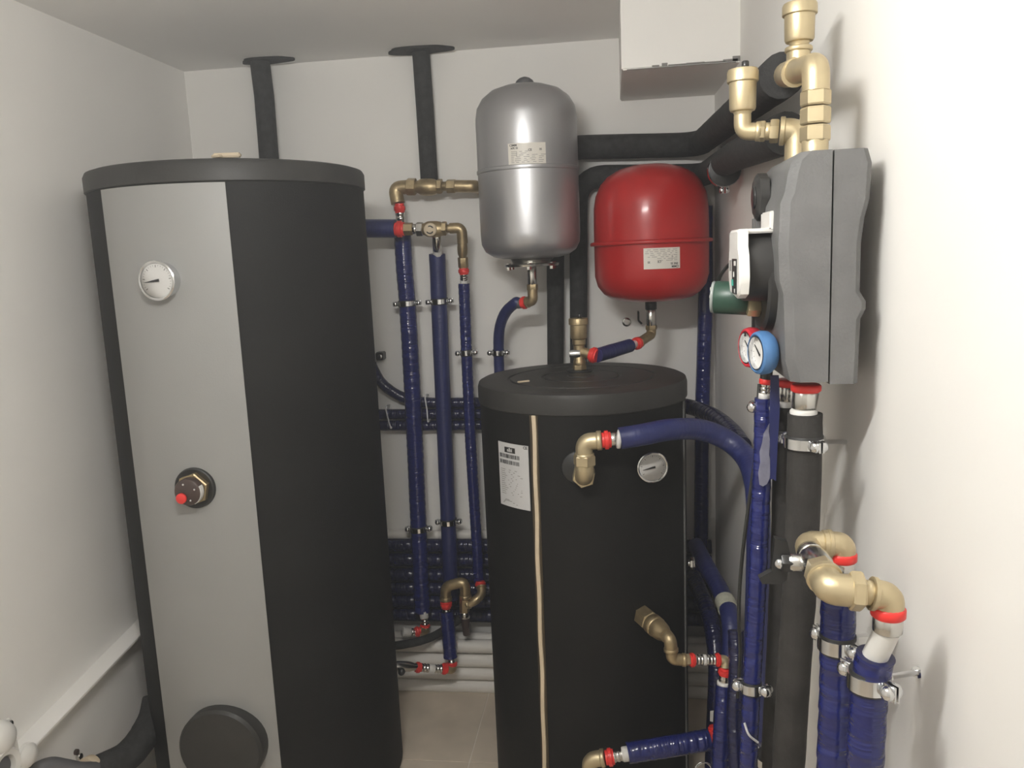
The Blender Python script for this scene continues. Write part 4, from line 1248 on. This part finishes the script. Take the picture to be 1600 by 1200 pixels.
def gauge(name, C, rim, label, needle):
    """ring shaped thermometer grip facing the room, turned a little towards the door"""
    t = thing(name, label, 'thermometer', 'pump group gauges')
    C = V(C)
    d = V((-0.965, -0.262, 0))
    sd = V((0.262, -0.965, 0))
    up = V((0, 0, 1))
    mb = MB()
    lathe(mb, C, d, [(-0.028, 0.012), (-0.012, 0.016), (-0.010, 0.029), (-0.004, 0.0335), (0.006, 0.0345), (0.013, 0.0325), (0.015, 0.029), (0.012, 0.0262), (0.007, 0.0255), (0.007, 0.001)], 36)
    put('grip_ring', mb, rim, t)
    mb = MB()
    lathe(mb, C + d * 0.0072, d, [(0, 0.0252), (0.001, 0.0252), (0.001, 0.0005)], 32)
    dl = put('dial', mb, 'dial', t)
    mb = MB()
    lathe(mb, C + d * 0.0065, d, [(0, 0.0256), (0.006, 0.0268), (0.0085, 0.0266), (0.0085, 0.0250), (0.003, 0.0242), (0.0005, 0.0246)], 32)
    put('chrome_rim', mb, 'chrome', t)
    mb = MB()
    a = math.radians(needle)
    u, w = sd * math.cos(a) + up * math.sin(a), up * math.cos(a) - sd * math.sin(a)
    G = C + d * 0.0095
    prism(mb, [G - u * 0.006 - w * 0.0018, G + u * 0.018 - w * 0.0005, G + u * 0.018 + w * 0.0005, G - u * 0.006 + w * 0.0018], d * 0.0008)
    put('needle', mb, 'ink', t)
    mb = MB()
    for k in range(13):
        b = math.radians(-45 + 270 * k / 12)
        u, w = sd * math.cos(b) + up * math.sin(b), up * math.cos(b) - sd * math.sin(b)
        G = C + d * 0.0086
        mb.add([G + u * 0.0185 - w * 0.0005, G + u * 0.022 - w * 0.0005, G + u * 0.022 + w * 0.0005, G + u * 0.0185 + w * 0.0005], [(0, 1, 2, 3)])
    put('scale_marks', mb, 'inkgrey', dl)
    return t
rg = V(Vector((0.232,1.385,1.430)))
bg = V(Vector((0.230,1.275,1.435)))
gauge('red_thermometer', rg, 'redgauge', 'red ringed thermometer under the pump, partly behind the blue one', 140)
gauge('blue_thermometer', bg, 'bluegauge', 'blue ringed thermometer at the bottom of the pump group', 140)
mb = MB()
q = V(Vector((0.221,1.400,1.452)))
box(mb, q, (0.006, 0.01, 0.009), None, 0.001)
put('black_clip', mb, 'blackplastic', None, 'tiny black clip beside the red ringed thermometer', 'clip')

# brass stack above the pump group
YA, YC = 1.27, 1.385
t = thing('brass_riser', 'tall brass riser with elbow and air vent on top of the pump group', 'pipe fitting')
z1 = 1.715
xa = V(Vector((0.299,1.270,1.776))).x
zt1, zt2 = V(Vector((0.298,1.270,1.825))).z, V(Vector((0.296,1.270,1.855))).z
zz0, zz1, zz2, zz3, zz4 = Vector((0.300,1.270,1.734))[2], Vector((0.300,1.270,1.747))[2], Vector((0.299,1.270,1.771))[2], Vector((0.299,1.270,1.797))[2], Vector((0.298,1.270,1.821))[2]
piece(t, 'tail_piece', (xa, YA, zz0 - 0.02), (xa, YA, zz1 + 0.004), 0.0190, 'brass')
piece(t, 'union_nut', (xa, YA, zz1), (xa, YA, zz2 - 0.001), 0.0215, 'brass', 'hex')
piece(t, 'union_nut', (xa, YA, zz2 + 0.001), (xa, YA, zz3 - 0.001), 0.0215, 'brass', 'hex')
piece(t, 'union_nut', (xa, YA, zz3 + 0.001), (xa, YA, zz4 - 0.001), 0.0215, 'brass', 'hex')
zc1 = Vector((0.287,1.270,1.854))[2]
elbow(t, 'elbow', [(xa, YA, zz4 - 0.002), (xa, YA, zc1), Vector((0.295,1.400,1.873))], 0.0195, 'brass', rad=0.03, lips=(0, 1))
tx_ = V(Vector((0.302,1.400,1.875)))
mb = MB()
sweep(mb, [Vector((0.293,1.380,1.867)), Vector((0.304,1.500,1.889))], 0.0215, 18)
sweep(mb, [tx_ + V((0, 0, -0.012)), tx_ + V((0, 0, 0.034))], 0.0185, 18)
put('tee', mb, 'brass', t, angle=60)
piece(t, 'hex_nut', tx_ + V((0, 0, 0.028)), tx_ + V((0.0, 0, 0.036)), 0.0215, 'brass', n=20)
air_vent(t, tx_ + V((0.001, 0, 0.034)), 0.0228, 0.068, 'brass')
t = thing('brass_branch', 'brass elbow with horizontal nipple and air vent behind the tall brass riser', 'pipe fitting')
xb = V(Vector((0.299,1.385,1.779))).x
zb0, zb1 = Vector((0.300,1.385,1.746))[2], Vector((0.299,1.385,1.779))[2]
vx = V(Vector((0.215,1.400,1.785)))
elbow(t, 'elbow', [(xb, 1.385, zb0 - 0.02), (xb, 1.385, zb1), lerp((xb, 1.385, zb1), vx, 0.32)], 0.020, 'brass', lips=(0, 1))
cB = V((xb, 1.385, zb1))
piece(t, 'hex_nut', lerp(cB, vx, 0.34), lerp(cB, vx, 0.50), 0.0190, 'brass', 'hex')
piece(t, 'nipple', lerp(cB, vx, 0.46), lerp(cB, vx, 0.60), 0.0140, 'brass')
piece(t, 'hex_nut', lerp(cB, vx, 0.58), lerp(cB, vx, 0.70), 0.0165, 'brass', 'hex')
elbow(t, 'elbow', [lerp(cB, vx, 0.66), vx, vx + V((0, 0, 0.026))], 0.0140, 'brass', lips=(1, 0))
air_vent(t, vx + V((0, 0, 0.022)), 0.0212, 0.076, 'brass')

# outlets below the pump group and the two black columns
for a, b, lab, Y in ((Vector((0.290,1.262,1.380)), Vector((0.287,1.262,1.341)), 'nearer red ring and steel sleeve under the pump group', 1.262), (Vector((0.290,1.385,1.368)), Vector((0.288,1.385,1.331)), 'farther red ring and steel sleeve under the pump group', 1.385)):
    t = thing('press_joint', lab, 'pipe fitting')
    a, b = V(a), V(b)
    u = V((0, 0, 1))
    piece(t, 'red_collar', a + u * 0.006, a - u * 0.006, 0.0225, 'redplastic', n=28)
    piece(t, 'press_sleeve', a - u * 0.004, b + u * 0.004, 0.0195, 'steel', r2=0.0180)
    piece(t, 'white_pipe_end', b + u * 0.006, b - u * 0.012, 0.0205, 'whitepipe')
hose('black_column', [Vector((0.289,1.262,1.340)), Vector((0.289,1.262,1.233)), Vector((0.286,1.265,1.073)), Vector((0.280,1.270,0.904)), Vector((0.274,1.275,0.727)), Vector((0.271,1.280,0.566))], 0.0265, 'foam_wall', 'nearer thick black foam covered pipe below the pump group', 'pipe', 'thick black pipes below the pump group', jit=0.02)
hose('black_column', [Vector((0.290,1.385,1.328)), Vector((0.290,1.385,1.198)), Vector((0.287,1.385,1.023)), Vector((0.281,1.385,0.841)), Vector((0.274,1.385,0.651)), Vector((0.270,1.385,0.479))], 0.0255, 'foam_wall', 'farther thick black foam covered pipe below the pump group', 'pipe', 'thick black pipes below the pump group', jit=0.02)
clamp(Vector((0.289,1.262,1.295)), (0, 0, 1), 0.0275, (0.35, -1, 0), 'chrome clamp with wall bolt on the nearer black pipe', bolt=Vector((0.392,1.394,1.262)))
clamp(Vector((0.290,1.385,1.277)), (0, 0, 1), 0.0265, (-1, -0.6, 0), 'chrome clamp on the farther black pipe')
clamp(Vector((0.271,1.400,0.657)), (0, 0, 1), 0.0265, (0.5, -1, 0), 'chrome clamp on the black pipes at the bottom edge')

# ------------------------------------------------------------------ valve and blue pipes at the lower right
t = thing('ball_valve', 'brass and nickel ball valve with black lever joining two blue pipes at lower right', 'valve')
YR, YV = 1.125, 0.955
r0 = V(Vector((0.262,1.125,1.181)))
r1 = V(Vector((0.311,1.125,1.178)))
elbow(t, 'rear_elbow', [r0 + V((0, -0.03, -0.008)), r0, lerp(r0, r1, 0.62)], 0.0175, 'brass', lips=(0, 1))
elbow(t, 'outlet_elbow', [lerp(r0, r1, 0.58), r1, r1 + V((0, 0, -0.016))], 0.0185, 'brass', lips=(1, 0))
f0 = V(Vector((0.251,0.955,1.186)))
bA, bB = r0 + V((0, -0.022, -0.006)), f0 + V((0, 0.030, 0.004))
piece(t, 'thread_ring', bA, lerp(bA, bB, 0.20), 0.0175, 'steel', n=24)
piece(t, 'valve_body', lerp(bA, bB, 0.12), lerp(bA, bB, 0.92), 0.0205, 'steel', 'barrel', n=24)
piece(t, 'hex_nut', lerp(bA, bB, 0.80), lerp(bA, bB, 1.06), 0.0215, 'brass', 'hex')
f1 = V(Vector((0.289,0.955,1.183)))
elbow(t, 'front_elbow', [bB, f0, lerp(f0, f1, 0.62)], 0.0195, 'brass', lips=(1, 0))
piece(t, 'union_nut', lerp(f0, f1, 0.60), lerp(f0, f1, 1.0), 0.0240, 'brass', 'hex')
f2 = V(Vector((0.319,0.955,1.177)))
piece(t, 'nipple', lerp(f1, f2, -0.1), lerp(f1, f2, 0.55), 0.0150, 'brass')
elbow(t, 'outlet_elbow', [lerp(f1, f2, 0.30), f2, f2 + V((0, 0, -0.018))], 0.0180, 'brass', lips=(1, 0))
m0 = lerp(bA, bB, 0.42)
piece(t, 'stem', m0, m0 + V((-0.036, 0, -0.002)), 0.0115, 'steel')
piece(t, 'gland_nut', m0 + V((-0.030, 0, -0.002)), m0 + V((-0.044, 0, -0.002)), 0.0125, 'blackplastic', 'hex')
mb = MB()
L0 = m0 + V((-0.046, 0, -0.002))
prism(mb, [L0 + V((-0.006, 0, 0.034)), L0 + V((0.010, 0, 0.030)), L0 + V((0.014, 0, 0.012)), L0 + V((0.012, 0, -0.010)), L0 + V((0.010, 0, -0.024)), L0 + V((0.002, 0, -0.030)), L0 + V((-0.022, 0, -0.030)), L0 + V((-0.026, 0, -0.022)), L0 + V((-0.010, 0, -0.012)), L0 + V((-0.008, 0, 0.010))], (0, 0.012, 0))
put('lever', mb, 'blackplastic', t, label='black lever')
ball(mb := MB(), L0 + V((0.0, -0.002, 0)), 0.0075)
put('lever_screw', mb, 'chrome', t)
pA = [Vector((0.314,1.125,1.145)), Vector((0.310,1.125,1.074)), Vector((0.307,1.125,0.955)), Vector((0.305,1.125,0.832)), Vector((0.304,1.125,0.695))]
for (c, r, lab, lo) in ((r1 + V((0, 0, -0.014)), 0.0205, 'rear', 0), (f2 + V((0, 0, -0.016)), 0.0200, 'front', 1)):
    u = V((0, 0, 1))
    piece(t, 'red_collar', c + u * 0.004, c - u * 0.010, r, 'redplastic', n=30)
    piece(t, 'press_sleeve', c - u * 0.008, c - u * 0.030, 0.0170, 'steel')
w0 = f2 + V((0, 0, -0.042))
w1 = V(Vector((0.308,0.965,1.093)))
hose('white_pipe', [w0, w1, lerp(w0, w1, 1.15)], 0.0150, 'whitepipe', 'bare white pipe between the red ring and the nearer blue pipe', 'pipe', straight=True, jit=0)
u0 = r1 + V((0, 0, -0.048))
hose('blue_pipe', [u0, Vector((0.307,1.122,1.075)), Vector((0.307,1.120,0.958)), Vector((0.304,1.115,0.839)), Vector((0.303,1.110,0.707))], 0.0232, 'blue', 'farther thick blue pipe below the ball valve', 'pipe', 'thick blue pipes below the ball valve', jit=0.018, wrap=(0.036, 0.07))
hose('blue_pipe', [lerp(w0, w1, 0.92), Vector((0.305,0.970,1.054)), Vector((0.304,0.972,1.001)), Vector((0.304,0.975,0.937)), Vector((0.307,0.980,0.814))], 0.0218, 'blue', 'nearer thick blue pipe below the ball valve', 'pipe', 'thick blue pipes below the ball valve', jit=0.018, wrap=(0.036, 0.07))
clamp(Vector((0.307,1.121,1.033)), (0, 0, 1), 0.0243, (0.6, -1, 0), 'chrome clamp on the farther thick blue pipe', w=0.02, bolt=V(Vector((0.307,1.121,1.033))) + V((0.092, 0.01, 0.004)))
clamp(Vector((0.304,0.970,1.061)), (0, 0, 1), 0.0230, (0.6, -1, 0), 'chrome clamp with wall rod on the nearer thick blue pipe', w=0.02, bolt=Vector((0.392,1.053,1.027)))

# ------------------------------------------------------------------ lower left corner
t = thing('white_manifold', 'white plastic manifold bracket on the left wall at the lower left edge', 'manifold')
xm = -1.45
m1, m2, m3 = V(Vector((-1.450,1.596,0.546))), V(Vector((-1.450,1.594,0.430))), V(Vector((-1.450,1.515,0.541)))
mb = MB()
prism(mb, [Vector((-1.460,1.602,0.556)), Vector((-1.460,1.611,0.540)), Vector((-1.460,1.613,0.484)), Vector((-1.460,1.616,0.388)), Vector((-1.460,1.551,0.359)), Vector((-1.460,1.434,0.447)), Vector((-1.460,1.490,0.549)), Vector((-1.460,1.557,0.554))], (-0.006, 0, 0))
put('mounting_plate', mb, 'whiteplastic', t)
mb = MB()
c = V(Vector((-1.445,1.547,0.537)))
lathe(mb, c + V((-0.02, 0, 0)), (1, 0, 0), [(0, 0.042), (0.02, 0.042), (0.036, 0.034), (0.044, 0.018), (0.046, 0.003)], 24)
put('round_cap', mb, 'whiteplastic', t)
c = V(Vector((-1.440,1.536,0.470)))
mb = MB()
lathe(mb, c + V((-0.02, 0, 0)), (1, 0, 0), [(0, 0.046), (0.03, 0.046), (0.034, 0.042), (0.030, 0.030), (0.012, 0.028), (0.012, 0.002)], 28)
put('socket_ring', mb, 'whitepipe', t)
piece(t, 'socket_plug', c - V((0.012, 0, 0)), c + V((0.002, 0, 0)), 0.026, 'greyhose')
c = V(Vector((-1.458,1.593,0.546)))
piece(t, 'bracket_screw', c, c + V((0.006, 0, 0)), 0.009, 'chrome')
c = V(Vector((-1.470,1.638,0.433)))
mb = MB()
lathe(mb, c, (1, 0, 0), [(0, 0.030), (0.012, 0.030), (0.022, 0.02), (0.025, 0.003)], 20)
put('end_cap', mb, 'whiteplastic', t)
hose('grey_hose', [Vector((-1.560,1.720,0.292)), Vector((-1.514,1.720,0.332)), Vector((-1.492,1.740,0.334)), Vector((-1.470,1.760,0.316)), Vector((-1.446,1.780,0.295)), Vector((-1.432,1.800,0.282)), Vector((-1.429,1.820,0.272))], 0.021, 'greyhose', 'dark grey hose between the white manifold and the beige ring', 'hose', jit=0.0)
t = thing('black_pipe', 'black foam covered pipe bending from the foot of the tall tank to a beige ring', 'pipe')
mb = MB()
sweep(mb, catmull([Vector((-1.386,2.070,0.331)), Vector((-1.381,2.030,0.293)), Vector((-1.380,1.970,0.270)), Vector((-1.391,1.910,0.253)), Vector((-1.417,1.860,0.253)), Vector((-1.442,1.830,0.253))], 6), [0.044] * 12 + [0.042] * 30, 18, 0.01)
put('foam_sleeve', mb, 'foam', t, angle=70)
piece(t, 'beige_ring', Vector((-1.442,1.835,0.267)), Vector((-1.448,1.810,0.272)), 0.034, 'beige', n=28)
t = thing('wall_screw', 'small dark screw in the left wall above the beige ring', 'screw')
c = V(Vector((-1.525,1.882,0.262)))
piece(t, 'screw_head', c, c + V((0.012, 0, 0)), 0.010, 'steel')
piece(t, 'screw_plug', c - V((0.006, 0, 0)) + V((0, 0, 0.014)), c + V((0.004, 0, 0.014)), 0.008, 'brownplastic')

# small things near the floor at the right of the shorter tank
mb = MB()
prism(mb, [Vector((0.240,2.100,0.325)), Vector((0.249,2.100,0.327)), Vector((0.247,2.100,0.294)), Vector((0.239,2.100,0.296))], (0, 0.003, 0))
put('white_tag', mb, 'whitepipe', None, 'small white tag behind the hanging blue pipe by the shorter tank', 'tag')
mb = MB()
for k in range(4):
    pts = []
    c = V(Vector((0.203,1.930,0.258)))
    for i in range(17):
        a = 2 * PI * i / 16
        R = 0.022 + 0.003 * k
        pts.append(c + V((R * math.cos(a) * (1 - 0.1 * k), 0.008 * math.sin(a + k) - 0.004 * k, R * math.sin(a) + 0.003 * k)))
    sweep(mb, pts, 0.0012, 6)
put('wire_coil', mb, 'chrome', None, 'loose coil of thin pale wire at the bottom edge by the shorter tank', 'wire')

# ------------------------------------------------------------------ thin air haze, added to stand in for lens glare (brightest near the lamp)
if GLARE_HAZE > 0:
    wn = world.node_tree
    vsn = wn.nodes.new('ShaderNodeVolumeScatter')
    vsn.inputs['Density'].default_value = GLARE_HAZE
    vsn.inputs['Color'].default_value = (1, 1, 1, 1)
    wn.links.new(vsn.outputs['Volume'], wn.nodes['World Output'].inputs['Volume'])

# ------------------------------------------------------------------ give every thing an origin at its own base
def leaves(o):
    out = [o] if o.type == 'MESH' else []
    for c in o.children:
        out += leaves(c)
    return out
bpy.context.view_layer.update()
for o in roots:
    ls = leaves(o)
    if not ls:
        continue
    co = [v.co for l in ls for v in l.data.vertices]
    lo = [min(c[i] for c in co) for i in range(3)]
    hi = [max(c[i] for c in co) for i in range(3)]
    base = Vector(((lo[0] + hi[0]) / 2, (lo[1] + hi[1]) / 2, lo[2]))
    for l in ls:
        l.data.transform(Matrix.Translation(-base))
    o.location = base
